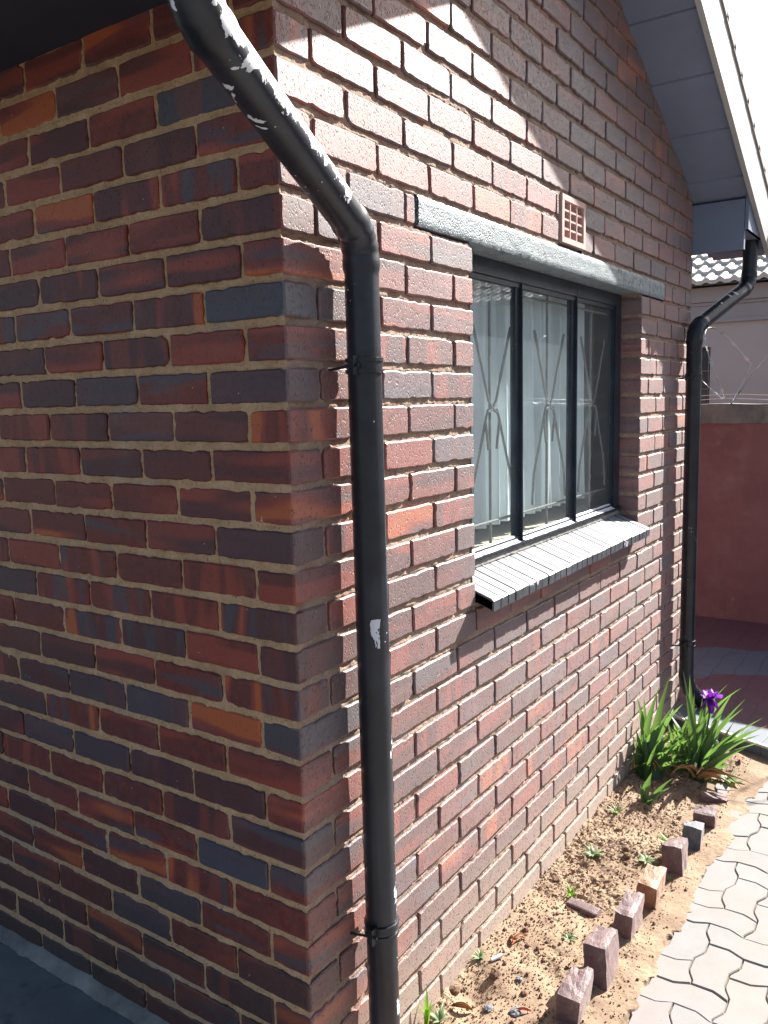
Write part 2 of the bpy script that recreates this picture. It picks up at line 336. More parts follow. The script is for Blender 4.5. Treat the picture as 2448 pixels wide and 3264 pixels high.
# ------------------------------------------------------------------ mesh helpers
def tagp(o, label=None, cat=None, group=None, kind=None):
    if label: o['label'] = label
    if cat: o['category'] = cat
    if group: o['group'] = group
    if kind: o['kind'] = kind
    return o
def empty(name, loc, label, cat, group=None):
    o = bpy.data.objects.new(name, None); COL.objects.link(o); o.location = loc; o.empty_display_size = .1
    return tagp(o, label, cat, group)
class MB:
    """collects quads / polygons, builds one mesh object"""
    def __init__(s): s.v = []; s.f = []; s.mi = []; s.tone = []; s.uv = []; s.peel = []; s.n = 0
    def add(s, V, F, mi=0, tone=(0, 0, 0), uv=None, peel=0.0):
        V = np.asarray(V, float).reshape(-1, 3); k = len(V)
        s.v.append(V); s.f += [tuple(int(i)+s.n for i in q) for q in F]; s.mi += [mi]*len(F)
        s.tone.append(np.tile(np.array([*tone, 1.0]), (k, 1)))
        s.uv.append(np.zeros((k, 2)) if uv is None else np.asarray(uv, float))
        s.peel.append(np.full(k, peel) if np.isscalar(peel) else np.asarray(peel, float)); s.n += k
    def box(s, a, b, mi=0, **kw):
        x0, y0, z0 = a; x1, y1, z1 = b
        V = [(x0,y0,z0),(x1,y0,z0),(x1,y1,z0),(x0,y1,z0),(x0,y0,z1),(x1,y0,z1),(x1,y1,z1),(x0,y1,z1)]
        s.add(V, [(0,3,2,1),(4,5,6,7),(0,1,5,4),(1,2,6,5),(2,3,7,6),(3,0,4,7)], mi, **kw)
    def grid(s, P, mi=0, mask=None, flip=False, **kw):
        """P: (n,m,3) array of points"""
        n, m_ = P.shape[:2]; F = []
        for i in range(n-1):
            for j in range(m_-1):
                if mask is None or mask[i, j]:
                    q = (i*m_+j, (i+1)*m_+j, (i+1)*m_+j+1, i*m_+j+1); F.append(q[::-1] if flip else q)
        s.add(P.reshape(-1, 3), F, mi, **kw)
    def tube(s, pts, r, seg=10, mi=0, cap=True, peel=None, rfun=None):
        pts = [Vector(p) for p in pts]; n = len(pts); T = []
        for i in range(n):
            a = pts[max(i-1, 0)]; b = pts[min(i+1, n-1)]; T.append((b-a).normalized())
        ref = Vector((0, 0, 1)) if abs(T[0].z) < .9 else Vector((0, 1, 0))
        u = T[0].cross(ref).normalized(); V = []; pl = []
        for i in range(n):
            u = (u - T[i]*u.dot(T[i])).normalized(); vv = T[i].cross(u)
            rr = r if rfun is None else rfun(i)
            rr = rr[i] if hasattr(rr, '__len__') else rr
            for k in range(seg):
                an = 2*math.pi*k/seg; d = u*math.cos(an)+vv*math.sin(an); V.append(pts[i]+d*rr)
                pl.append(0 if peel is None else peel(i, d))
        F = [(i*seg+k, i*seg+(k+1)%seg, (i+1)*seg+(k+1)%seg, (i+1)*seg+k) for i in range(n-1) for k in range(seg)]
        if cap: F += [tuple(range(seg))[::-1], tuple(range((n-1)*seg, n*seg))]
        s.add([tuple(x) for x in V], F, mi, peel=pl)
    def build(s, name, mats, parent=None, smooth=False, label=None, origin=None):
        V = np.concatenate(s.v)
        if origin is not None: V = V - np.array(origin)
        me = bpy.data.meshes.new(name); me.from_pydata(V.tolist(), [], s.f)
        for x in (mats if isinstance(mats, (list, tuple)) else [mats]): me.materials.append(x)
        me.polygons.foreach_set('material_index', s.mi)
        if smooth: me.polygons.foreach_set('use_smooth', [True]*len(s.f))
        ca = me.attributes.new('tone', 'FLOAT_COLOR', 'POINT'); ca.data.foreach_set('color', np.concatenate(s.tone).ravel())
        pa = me.attributes.new('peel', 'FLOAT', 'POINT'); pa.data.foreach_set('value', np.concatenate(s.peel))
        li = np.empty(len(me.loops), int); me.loops.foreach_get('vertex_index', li)
        uvl = me.uv_layers.new(name='UVMap'); uvl.data.foreach_set('uv', np.concatenate(s.uv)[li].ravel())
        me.update()
        o = bpy.data.objects.new(name, me); COL.objects.link(o)
        if origin is not None: o.location = origin
        if parent is not None: o.parent = parent; o.matrix_parent_inverse = Matrix.Translation(-Vector(parent.location)) if parent.type == 'EMPTY' and parent.parent is None else Matrix.Identity(4)
        if label: o['label'] = label
        return o
def vnoise(P, scale, seed=0):
    """value noise for arrays of 2-D points"""
    rs = np.random.default_rng(seed); T = rs.random((256, 256))
    q = P*scale; i = np.floor(q).astype(int); fr = q-i; fr = fr*fr*(3-2*fr)
    a = T[i[..., 0] % 256, i[..., 1] % 256]; b = T[(i[..., 0]+1) % 256, i[..., 1] % 256]
    c = T[i[..., 0] % 256, (i[..., 1]+1) % 256]; d = T[(i[..., 0]+1) % 256, (i[..., 1]+1) % 256]
    return (a*(1-fr[..., 0])+b*fr[..., 0])*(1-fr[..., 1])+(c*(1-fr[..., 0])+d*fr[..., 0])*fr[..., 1]

# ------------------------------------------------------------------ HOUSE
ZR = 2.37; CH = 0.085                     # height of bed joint 0, course height
GX = 1.54; GZ = 3.34; SL = 0.46           # gable apex and slope of the barge board's lower edge
def soff(x): return GZ + .03 - SL*abs(x-GX)
house = empty('brick_house', (0, 0, 0), 'red and purple face brick house with gable wall, black window and black downpipes', 'house')

def brick_face(mb, u0, u1, z0, z1, place, depth, tone, jit=.0021, cham=.0032):
    """one brick: pillowed front with worn edges, sides going back to depth. place(u,z,d) -> xyz"""
    nu = max(3, int((u1-u0)/.018)); us = np.linspace(u0, u1, nu+1); zs = np.linspace(z0, z1, 6)
    seed = rng.integers(1 << 30); rs = np.random.default_rng(seed)
    ring = [(u, z0) for u in us] + [(u1, z) for z in zs[1:]] + [(u, z1) for u in us[::-1][1:]] + [(u0, z) for z in zs[::-1][1:-1]]
    ring = np.array(ring); k = len(ring); cu, cz = (u0+u1)/2, (z0+z1)/2
    inw = np.sign(np.stack([cu-ring[:, 0], cz-ring[:, 1]], 1)); 
    onu = (np.isclose(ring[:, 0], u0) | np.isclose(ring[:, 0], u1)); onz = (np.isclose(ring[:, 1], z0) | np.isclose(ring[:, 1], z1))
    nrm = np.stack([np.where(onu, inw[:, 0], 0), np.where(onz, inw[:, 1], 0)], 1)
    j = rs.uniform(-.2, 1.0, k)*jit; j[rs.random(k) < .07] += rs.uniform(.001, .0045)
    corner = onu & onz; j[corner] += rs.uniform(0, .003, corner.sum())
    tilt = rs.uniform(-.0015, .0015, 2); off = rs.uniform(-.0012, .0012)
    def dep(q): return off + tilt[0]*(q[:, 0]-cu)/(u1-u0) + tilt[1]*(q[:, 1]-cz)/(z1-z0)
    r0 = ring + nrm*j[:, None]; r1 = ring + nrm*(j[:, None]+cham)
    r0[onu & (ring[:, 0] < 0.01) & (abs(u0) < .01), 0] = u0
    V = [place(a, b, depth) for a, b in r0]
    V += [place(a, b, max(.0022, d+.003)) for (a, b), d in zip(r0, dep(r0))]
    V += [place(a, b, d) for (a, b), d in zip(r1, dep(r1))]
    F = []
    for L in (0, 1):
        for i in range(k): F.append((L*k+i, L*k+(i+1) % k, (L+1)*k+(i+1) % k, (L+1)*k+i))
    # front face as grid strips between bottom and top rows (fan to inner line)
    F.append(tuple(range(2*k, 3*k)))
    uv = [((a-u0), (b-z0)) for a, b in np.concatenate([r0, r0, r1])]
    mb.add(V, F, 0, tone=tone, uv=uv)
def rows_for(kind, k, umax):
    """brick intervals along a wall for course k"""
    even = (k % 2 == 0); first = .2225 if (even == (kind == 'gable')) else .107
    out = []; a = 0.002; b = first
    while a < umax-.02:
        out.append((a, min(b, umax))); a = b+.0085; b = a+.2235
    return out
def cut(iv, lo, hi):
    r = []
    for a, b in iv:
        if b <= lo or (a >= hi and not (hi == WX1 and a < hi+.012)): r.append((a, b)); continue
        if hi == WX1 and a > hi-.02 and a < hi+.012: r.append((hi, b)); continue
        if a < lo-.02: r.append((a, lo-(.0 if lo == WX0 else .008)))
        if b > hi+.02: r.append((hi+(.0 if hi == WX1 else .008), b))
    return r
WX0, WX1 = .800, 2.317
def tone_rand(): return (rng.random(), rng.random(), rng.random())
SPECIAL = {('gable', 5, 0): (.97, .9, .2), ('gable', 7, 0): (.93, .3, .2), ('gable', 11, 0): (.92, .3, .3), ('gable', 14, 0): (.9, .7, .8),
           ('side', 15, 1): (.1, .95, .1), ('side', 12, 3): (.1, .95, .9), ('side', 17, 0): (.45, .95, .2), ('side', 16, 2): (.95, .6, .9),
           ('side', 9, 0): (.93, .7, .2), ('side', 8, 2): (.92, .8, .3), ('side', 5, 3): (.2, .9, .1), ('side', 5, 4): (.15, .9, .9),
           ('side', 18, 3): (.94, .2, .2), ('side', 21, 3): (.1, .85, .2), ('side', 13, 3): (.2, .95, .85), ('side', 13, 2): (.2, .9, .9),
           ('side', 7, 2): (.94, .3, .2), ('side', 2, 3): (.3, .8, .2), ('side', 16, 1): (.05, .8, .2), ('side', 25, 2): (.2, .95, .3)}
CORNER = {}
def wall_rows(kind, umax, kmin, kmax, mb, place, top=None):
    for k in range(kmin, kmax):
        z1 = ZR - k*CH - .0072; z0 = z1 - .0705; wob = rng.uniform(-.001, .001)
        iv = rows_for(kind, k, umax)
        if kind == 'gable':
            if 3 <= k <= 14: iv = cut(iv, WX0, WX1)
            if k == 2: iv = cut(iv, .515, 2.652)
            if k in (0, 1): iv = cut(iv, 1.418, 1.642)
        for idx, (a, b) in enumerate(iv):
            if top is not None:
                zc = max(top(a), top(b))
                if z0 > zc: continue
            tn = SPECIAL.get((kind, k, idx), tone_rand())
            if idx == 0: tn = CORNER.setdefault(k, tn)
            jamb = kind == 'gable' and 3 <= k <= 14 and (abs(a-WX1) < .001 or abs(b-WX0) < .001)
            dz = rng.uniform(-.0012, .0012)+wob
            brick_face(mb, a+(.0 if idx == 0 else rng.uniform(-.0015, .0015)), b+(0 if jamb else rng.uniform(-.0015, .0015)), z0+dz+.0005, z1+dz, place, .105 if jamb else .030, tn)
def mortar_sheet(mb, umax, z0, z1, place, hole=None, cell=.0075, seed=3, top=None, dd=0.0):
    nu = int(umax/cell)+1; nz = int((z1-z0)/cell)+1
    U, Z = np.meshgrid(np.linspace(.0045, umax-.004, nu), np.linspace(z0, z1, nz), indexing='ij')
    P2 = np.stack([U, Z], -1)+50
    # bed joints: struck back at the top of each joint, flush on the arris of the brick below
    ph = ((ZR-Z)/CH+.07) % 1.0
    slope = np.where(ph < .14, ph/.14, 1.0)
    d = .0052 + dd - .0025*slope*(ph < .16) + (vnoise(P2, 95, seed)-.5)*.0045 + (vnoise(P2, 22, seed+1)-.5)*.0055 + (vnoise(P2, 4, seed+2)-.5)*.004
    d = np.maximum(d, .0012); e_ = np.clip((U-.0045)/.012, 0, 1); d = .0045*(1-e_)+d*e_
    pts = np.array(place(U, Z, d)); pts = np.moveaxis(pts, 0, -1)
    mask = np.ones((nu-1, nz-1), bool)
    uc = (U[:-1, :-1]+U[1:, 1:])/2; zc = (Z[:-1, :-1]+Z[1:, 1:])/2
    if hole is not None:
        for (a, b, c, e) in hole: mask &= ~((uc > a) & (uc < b) & (zc > c) & (zc < e))
    if top is not None: mask &= zc < np.vectorize(top)(uc)+.06
    mb.grid(pts, 1, mask)
XE = 3.13
gp = lambda u, z, d: (u, d, z)
sp = lambda v, z, d: (d, v, z)
mb = MB()
wall_rows('gable', XE, -11, 29, mb, gp, top=soff)
mortar_sheet(mb, XE, -.06, 3.36, gp, hole=[(WX0-.012, WX1+.012, 1.100, 2.115), (.505, 2.66, 2.115, 2.2), (1.42, 1.64, 2.2, 2.37)], top=soff, dd=.0035)
# mortar in the reveals
for x0, s_ in ((WX0-.012, 1), (WX1+.010, -1)):
    nz, ny = 110, 12; Z, Y = np.meshgrid(np.linspace(1.09, 2.13, nz), np.linspace(.004, .12, ny), indexing='ij')
    X = x0 + s_*(vnoise(np.stack([Y, Z], -1)+9, 90, 5)-.3)*.006
    mb.grid(np.stack([X, Y, Z], -1), 1)
gable = mb.build('gable_wall', [M['brick_gable'], M['mortar_gable']], house, label='sunlit gable wall of face brick')
mb = MB(); VL = 3.6
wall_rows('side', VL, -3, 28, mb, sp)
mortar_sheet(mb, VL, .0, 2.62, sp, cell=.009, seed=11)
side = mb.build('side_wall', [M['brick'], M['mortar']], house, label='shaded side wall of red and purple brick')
# far side wall (turned away from the street of view) and the masonry core
mb = MB(); fp = lambda u, z, d: (XE-d, u, z)
for k in range(-1, 28):
    for idx, (a, b) in enumerate(rows_for('side', k+1, 1.2)):
        brick_face(mb, a, b, ZR-k*CH-.079, ZR-k*CH-.006, fp, .03, tone_rand())
mortar_sheet(mb, 1.2, -.05, 2.45, fp, cell=.02, seed=21)
mb.build('far_side_wall', [M['brick'], M['mortar']], house)
mb = MB()
D0 = .032
mb.box((D0, D0, -.05), (WX0-.03, .110, 2.13)); mb.box((WX1+.03, D0, -.05), (XE-D0, .110, 2.13)); mb.box((WX0-.03, D0, -.05), (WX1+.03, .110, 1.09))
mb.box((D0, .112, -.05), (.14, VL, 2.6)); mb.box((XE-.14, .112, -.05), (XE-D0, VL, 2.4)); mb.box((.14, VL-.1, -.05), (XE-.14, VL, 2.4))
pr = [(D0, 2.200), (XE-D0, 2.200), (XE-D0, soff(XE)), (GX, soff(GX)), (D0, soff(0))]
V = [(x, D0, z) for x, z in pr]+[(x, .110, z) for x, z in pr]
mb.add(V, [(0, 1, 2, 3, 4), (9, 8, 7, 6, 5)]+[(i, i+5, (i+1) % 5+5, (i+1) % 5) for i in range(5)])
mb.build('masonry_core', M['core'], house)
# room behind the window
mb = MB(); x0, x1, y0, y1, z0, z1 = .145, XE-.145, .115, 3.45, .10, 2.42
mb.add([(x0,y0,z0),(x1,y0,z0),(x1,y1,z0),(x0,y1,z0),(x0,y0,z1),(x1,y0,z1),(x1,y1,z1),(x0,y1,z1)], [(0,1,2,3),(7,6,5,4),(1,5,6,2),(2,6,7,3),(3,7,4,0)])
for a, b, c, d in ((x0, WX0-.01, z0, z1), (WX1+.01, x1, z0, z1), (WX0-.01, WX1+.01, z0, 1.17), (WX0-.01, WX1+.01, 2.112, z1)):
    mb.add([(a, y0, c), (b, y0, c), (b, y0, d), (a, y0, d)], [(0, 3, 2, 1)])
mb.build('room_interior', M['room'], house)
mb = MB(); mb.box((WX0-.01, .120, 1.170), (WX1+.01, .32, 1.204)); mb.build('inner_sill', M['inner_sill'], house)

# lintel: a rough concrete beam
mb = MB(); nx, nz = 150, 9
def lpoint(x, z, side_):
    return mnoise.noise(Vector((x*60, z*60, side_)))*.0016 + mnoise.noise(Vector((x*9, z*9, side_+5)))*.002
xs = np.linspace(.517, 2.650, nx); zs = np.linspace(2.122, 2.196, nz)
P = np.array([[(x, -.0015+lpoint(x, z, 0)+(.004 if j in (0, nz-1) else 0), z+(mnoise.noise(Vector((x*40, 3, j)))*.0022 if j in (0, nz-1) else 0)) for j, z in enumerate(zs)] for x in xs])
mb.grid(P, 0, flip=True)
bot = np.array([[(x, y, P[i, 0, 2] if j == 0 else 2.1225) for j, y in enumerate([P[i, 0, 1], .05, .112])] for i, x in enumerate(xs)]); mb.grid(bot, 0)
tp = np.array([[(x, y, P[i, -1, 2]) for j, y in enumerate([P[i, -1, 1], .05])] for i, x in enumerate(xs)]); mb.grid(tp, 0, flip=True)
for i in (0, nx-1):
    e = P[i]; mb.add([tuple(q) for q in e]+[(e[0][0], .05, q[2]) for q in e], [(j, j+1, nz+j+1, nz+j) for j in range(nz-1)])
mb.build('lintel', M['lintel'], house, smooth=True, label='rough black painted concrete lintel over the window')
# sill of black painted quarry tiles, sloping outward
mb = MB(); n = 30; w_ = (2.312-.806)/n
for i in range(n):
    a = .806+i*w_; b = a+w_-.0068; dz = random.uniform(-.001, .001); dy = random.uniform(-.0015, .0015)
    yb, yf, zb, zf, th = .094, -.055+dy, 1.176+dz, 1.121+dz, .034
    c = .004
    prof = [(yb, zb), (yf+c*1.6, zf+c*.6), (yf, zf-c), (yf+.001, zf-th), (yb, zb-th)]
    V = [(a, y, z) for y, z in prof]+[(b, y, z) for y, z in prof]
    mb.add(V, [(0, 1, 2, 3, 4), (9, 8, 7, 6, 5)]+[(j, j+5, (j+1) % 5+5, (j+1) % 5) for j in range(5)], peel=random.uniform(0, .5))
V = [(.806, .09, 1.168), (.806, -.050, 1.1155), (.806, -.050, 1.09), (.806, .09, 1.14)]; V2 = [(2.311, y, z) for _, y, z in V]
mb.add(V+V2, [(0, 1, 2, 3), (7, 6, 5, 4), (0, 4, 5, 1), (1, 5, 6, 2), (2, 6, 7, 3)], 1)
mb.build('window_sill', [M['sill'], plain('dark_sill_joint', (.012, .012, .014), .9, .3, 60)], house, label='sloping sill of narrow black painted tiles below the window')
mb = MB(); P = np.array([[(x, y+(random.random()-.5)*.003, z+(random.random()-.5)*.003) for y, z in ((.082, 1.176), (.088, 1.192), (.094, 1.200))] for x in np.linspace(.803, 2.315, 160)]); mb.grid(P, flip=True)
mb.build('sill_bedding', M['cement'], house)

# window: steel frame with two mullions, three panes
YF = .088
win = MB()
win.box((.795, YF, 1.186), (2.317, YF+.030, 1.205))                       # bottom rail
win.box((.795, YF, 2.072), (2.317, YF+.030, 2.121))                       # head
win.box((.795, YF, 1.205), (.842, YF+.030, 2.072)); win.box((2.255, YF, 1.205), (2.317, YF+.030, 2.072))
win.box((2.243, YF+.008, 1.222), (2.255, YF+.026, 2.060))
for cx in (1.296, 1.790):
    win.box((cx-.016, YF+.010, 1.205), (cx+.014, YF+.030, 2.072)); win.box((cx+.014, YF-.001, 1.200), (cx+.0185, YF+.034, 2.095))
win.box((.842, YF+.006, 1.205), (2.243, YF+.026, 1.222)); win.box((.842, YF+.006, 2.056), (2.243, YF+.026, 2.072))
win.box((.803, YF-.012, 1.200), (2.314, YF-.0005, 1.2065))
wf = win.build('window', M['frame'], house, label='black steel window with two mullions and three panes')
for a, b in ((.842, 1.281), (1.3145, 1.775), (1.8085, 2.243)):
    mb = MB(); mb.add([(a-.004, YF+.018, 1.216), (b+.004, YF+.018, 1.216), (b+.004, YF+.018, 2.062), (a-.004, YF+.018, 2.062)], [(0, 1, 2, 3)])
    mb.build('pane', M['glass'], wf)
    mb = MB(); P = np.array([[(x, y, z+(random.random()-.5)*.002) for y, z in ((YF-.010, 1.2075), (YF+.002, 1.211), (YF+.016, 1.228))] for x in np.linspace(a, b, 40)]); mb.grid(P, flip=True)
    mb.build('putty_line', M['white_bit'], wf)
# burglar bars behind the glass
mb = MB(); r = .0048; yb = .124
for cx in (1.160, 1.625, 2.075):
    mb.tube([(cx, yb+.010, 1.19), (cx, yb+.010, 2.09)], r, 6)
    for s_ in (-1, 1):
        mb.tube([(cx+s_*.135, yb, 1.93), (cx+s_*.075, yb, 1.80), (cx+s_*.028, yb, 1.69), (cx, yb, 1.662), (cx-s_*.030, yb, 1.650)], r, 6)
        mb.tube([(cx+s_*.03, yb, 1.660), (cx+s_*.045, yb, 1.635), (cx+s_*.09, yb, 1.53), (cx+s_*.140, yb, 1.42), (cx+s_*.155, yb, 1.31)], r, 6)
        mb.tube([(cx+s_*.05, yb, 1.62), (cx+s_*.035, yb, 1.56), (cx+s_*.03, yb, 1.53)], r, 6)
for z in (1.292, 2.04): mb.tube([(.78, yb+.004, z), (2.33, yb+.004, z)], r, 6)
mb.build('burglar_bars', M['bar'], wf)

# air vent of pink clay, 3 x 4 openings
mb = MB(); vx0, vx1, vz0, vz1 = 1.424, 1.638, 2.210, 2.366; fw = .018
mb.box((vx0, -.006, vz0), (vx1, .03, vz0+fw)); mb.box((vx0, -.006, vz1-fw), (vx1, .03, vz1))
mb.box((vx0, -.0055, vz0+fw), (vx0+fw, .03, vz1-fw)); mb.box((vx1-fw, -.0055, vz0+fw), (vx1, .03, vz1-fw))
for i in (1, 2):
    x = vx0+fw+(vx1-vx0-2*fw)*i/3; mb.box((x-.003, -.003, vz0+fw), (x+.003, .03, vz1-fw))
for i in (1, 2, 3):
    z = vz0+fw+(vz1-vz0-2*fw)*i/4; mb.box((vx0+fw, -.0015, z-.003), (vx1-fw, .03, z+.003))
av = mb.build('air_vent', M['vent'], house, label='pink clay air vent with twelve openings above the lintel')
mb = MB(); mb.box((vx0+.01, .022, vz0+.01), (vx1-.01, .032, vz1-.01)); mb.build('vent_back', M['vent_dark'], av)

# roof: tiled slopes, white barge boards, boarded soffit, boxed eaves with gutter
OV = .28; XO = .46; YB = VL
rf = MB()
for s_ in (-1, 1):
    xe = (GX-(-XO)) if s_ < 0 else (XE+XO-GX)
    zt = lambda d: GZ+.268-SL*d
    n = 14
    for i in range(n):                                                    # stepped courses of tiles
        d0, d1 = xe*i/n, xe*(i+1)/n+.03
        a0, a1 = zt(d0)-.004, zt(d1)+.004
        V = [(GX+s_*d0, -OV-.008, a0), (GX+s_*d1, -OV-.008, a1), (GX+s_*d1, YB, a1), (GX+s_*d0, YB, a0)]
        Vb = [(x, y, z-.028) for x, y, z in V]
        q = [(0, 1, 2, 3), (7, 6, 5, 4), (0, 4, 5, 1), (1, 5, 6, 2), (2, 6, 7, 3), (3, 7, 4, 0)]
        rf.add(V+Vb, q)
roof = rf.build('roof', M['roof_tile_near'], house)
mb = MB()
for s_ in (-1, 1):
    xe = (GX+XO) if s_ < 0 else (XE+XO-GX); n = 10
    for i in range(n):
        d0, d1 = xe*i/n, xe*(i+1)/n-.0
        for (y0, y1, o0, o1) in ((-OV, -OV+.022, 0., .235),):
            V = [(GX+s_*d, y, GZ-SL*d+o) for o in (o0, o1) for d in (d0, d1) for y in (y0, y1)]
            mb.add(V, [(0, 1, 3, 2), (4, 6, 7, 5), (0, 2, 6, 4), (1, 5, 7, 3)])
mb.build('barge_board', M['barge'], roof, label='white barge board along the gable edge')
# soffit under the verge: boards laid across, with a dark joint line at each
mb = MB()
for s_ in (-1, 1):
    xe = (GX+XO) if s_ < 0 else (XE+XO-GX); d = 0; k = 0
    while d < xe:
        d1 = min(d+.30, xe); dz = .0
        V = [(GX+s_*x, y, soff(GX+s_*x)+dz+t) for t in (0, .012) for x in (d+.001, d1-.001) for y in (-OV+.024, .03)]
        mb.add(V, [(0, 1, 3, 2), (4, 6, 7, 5), (0, 2, 6, 4), (1, 5, 7, 3), (0, 4, 5, 1), (2, 3, 7, 6)], 0)
        V = [(GX+s_*x, y, soff(GX+s_*x)-.009+t) for t in (0, .02) for x in (d1-.045, d1+.010) for y in (-OV+.024, .01)]
        mb.add(V, [(0, 1, 3, 2), (4, 6, 7, 5), (0, 2, 6, 4), (1, 5, 7, 3), (0, 4, 5, 1), (2, 3, 7, 6)], 0)
        d = d1; k += 1
mb.build('verge_soffit', M['soffit'], roof)
for xa, xb in ((-XO, 0.), (XE, XE+XO)):
    mb = MB()
    zb = 2.53 if xa < 0 else 2.475
    zl = lambda x: GZ-SL*abs(x-GX)
    mb.box((xa+.004, -OV+.026, zb), (xb, YB, zb+.012))                     # eaves soffit
    xo = xa if xa < 0 else xb                                              # outer edge
    
    mb.box((xo-.012, -OV+.003, zb-.012), (xo+.012, YB, zb+.16))             # fascia
    xi = xb if xa < 0 else xa
    V = [(x, y, z) for y in (-OV+.024, -OV+.040) for x, z in ((xo, zb), (xi, zb), (xi, max(zl(xi), zb)+.05), (xo, max(zl(xo), zb)+.05))]
    mb.add(V, [(0, 1, 2, 3), (7, 6, 5, 4), (0, 4, 5, 1), (1, 5, 6, 2), (2, 6, 7, 3), (3, 7, 4, 0)])
    mb.build('boxed_eaves', M['rafter'] if xa < 0 else M['soffit'], roof)
mb = MB(); mb.box((XE+.002, -OV+.043, 2.385), (XE+.030, .10, 2.62)); mb.build('eaves_end', M['soffit'], roof)
for xo, s_ in ((-XO-.012, -1), (XE+XO+.012, 1)):
    mb = MB()
    zt = 2.64 if s_ < 0 else 2.575
    prof = [(0, 0), (0, -.085), (.020, -.098), (.085, -.098), (.105, -.085), (.108, 0), (.104, 0), (.101, -.082), (.083, -.094), (.022, -.094), (.004, -.082), (.004, 0)]
    k = len(prof); V = [(xo+s_*px, y, zt+pz) for y in (-OV-.05, YB) for px, pz in prof]
    mb.add(V, [(i, (i+1) % k, k+(i+1) % k, k+i) for i in range(k)])
    mb.add([(xo+s_*px, -OV-.05, zt+pz) for px, pz in prof[:6]], [tuple(range(6))])
    mb.build('gutter', M['pipe'], roof)

# downpipes
def smooth_path(pts, bend=.06, n=6):
    out = [Vector(pts[0])]
    for i in range(1, len(pts)-1):
        a, b, c = Vector(pts[i-1]), Vector(pts[i]), Vector(pts[i+1]); d1 = (a-b).normalized(); d2 = (c-b).normalized()
        p0 = b+d1*bend; p1 = b+d2*bend
        for k in range(n+1):
            t = k/n; out.append((p0*(1-t)**2+b*2*t*(1-t)+p1*t*t))
    out.append(Vector(pts[-1])); return out
def resample(path, step):
    out = [path[0]]
    for a, b in zip(path[:-1], path[1:]):
        L = (b-a).length; n = max(1, int(round(L/step)))
        for i in range(1, n+1): out.append(a.lerp(b, i/n))
    return out
def downpipe(pts, r, label, brs, peel_hi, parent):
    path = resample(smooth_path(pts), .010)
    bends = [Vector(p) for p in pts[1:-1]]; R_ = []; pk = []
    for p in path:
        d = min((p-b).length for b in bends); rr = r
        if d < .062: rr = r*(1+.06*(0.5+0.5*math.sin(d*2*math.pi/.0115)))*(1.03)      # wrinkled elbow
        elif d < .072: rr = r*1.06
        R_.append(rr)
    def pl(i, d):
        p = path[i]; return peel_hi(p, d)
    mb = MB(); mb.tube(path, R_, 40, peel=pl)
    o = mb.build('downpipe', M['pipe'], parent, smooth=True, label=label)
    for z in brs:
        # strap clamp
        c = min(path, key=lambda q: abs(q.z-z)); mb = MB(); ring = []
        for k in range(41):
            an = 2*math.pi*k/40; ring.append((c.x+math.cos(an)*(r+.0048), c.y+math.sin(an)*(r+.0048)))
        mb.tube([(c.x, c.y, z-.017), (c.x, c.y, z-.0165), (c.x, c.y, z+.0165), (c.x, c.y, z+.017)], [r+.0008, r+.0022, r+.0022, r+.0008], 40, cap=False)
        for zz in (z-.016, z+.008):
            V = [(x, y, zz+t) for t in (0, .008) for x, y in ring]; V += [(c.x+(x-c.x)*.93, c.y+(y-c.y)*.93, zz+t) for t in (0, .008) for x, y in ring]
            k = 41; F = [(i, i+1, k+i+1, k+i) for i in range(40)]+[(k+i, k+i+1, 3*k+i+1, 3*k+i) for i in range(40)]+[(2*k+i, 2*k+i+1, i+1, i) for i in range(40)]
            mb.add(V, F, peel=.35)
        mb.box((c.x-r-.020, c.y-.012, z-.020), (c.x-r+.004, c.y-.006, z+.020)); mb.box((c.x-r-.018, c.y-.004, z-.018), (c.x-r+.004, c.y+.002, z+.018))
        mb.tube([(c.x-r-.012, c.y-.020, z), (c.x-r-.012, c.y+.012, z)], .004, 8)
        mb.tube([(c.x-r-.012, c.y-.005, z), (c.x-r-.018, .01, z-.01)], .0035, 6)
        mb.build('bracket', M['pipe'], o)
    return o
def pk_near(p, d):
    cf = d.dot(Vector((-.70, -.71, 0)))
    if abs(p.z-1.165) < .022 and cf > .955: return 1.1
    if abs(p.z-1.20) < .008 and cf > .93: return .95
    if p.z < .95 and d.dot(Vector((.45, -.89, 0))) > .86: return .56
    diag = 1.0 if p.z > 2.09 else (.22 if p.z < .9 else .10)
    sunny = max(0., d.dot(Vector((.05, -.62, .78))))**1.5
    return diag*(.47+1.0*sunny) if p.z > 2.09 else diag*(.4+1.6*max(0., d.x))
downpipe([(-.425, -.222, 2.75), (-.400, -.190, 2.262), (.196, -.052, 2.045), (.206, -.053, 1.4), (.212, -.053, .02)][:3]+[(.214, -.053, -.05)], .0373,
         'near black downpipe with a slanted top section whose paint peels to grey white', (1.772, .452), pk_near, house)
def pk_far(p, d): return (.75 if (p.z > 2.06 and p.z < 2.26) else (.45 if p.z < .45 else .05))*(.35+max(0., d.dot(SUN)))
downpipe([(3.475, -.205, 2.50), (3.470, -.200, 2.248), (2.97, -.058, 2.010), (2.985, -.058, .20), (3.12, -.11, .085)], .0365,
         'far black downpipe at the right end of the gable wall ending in a shoe above the ground', (1.777, .43), pk_far, house)

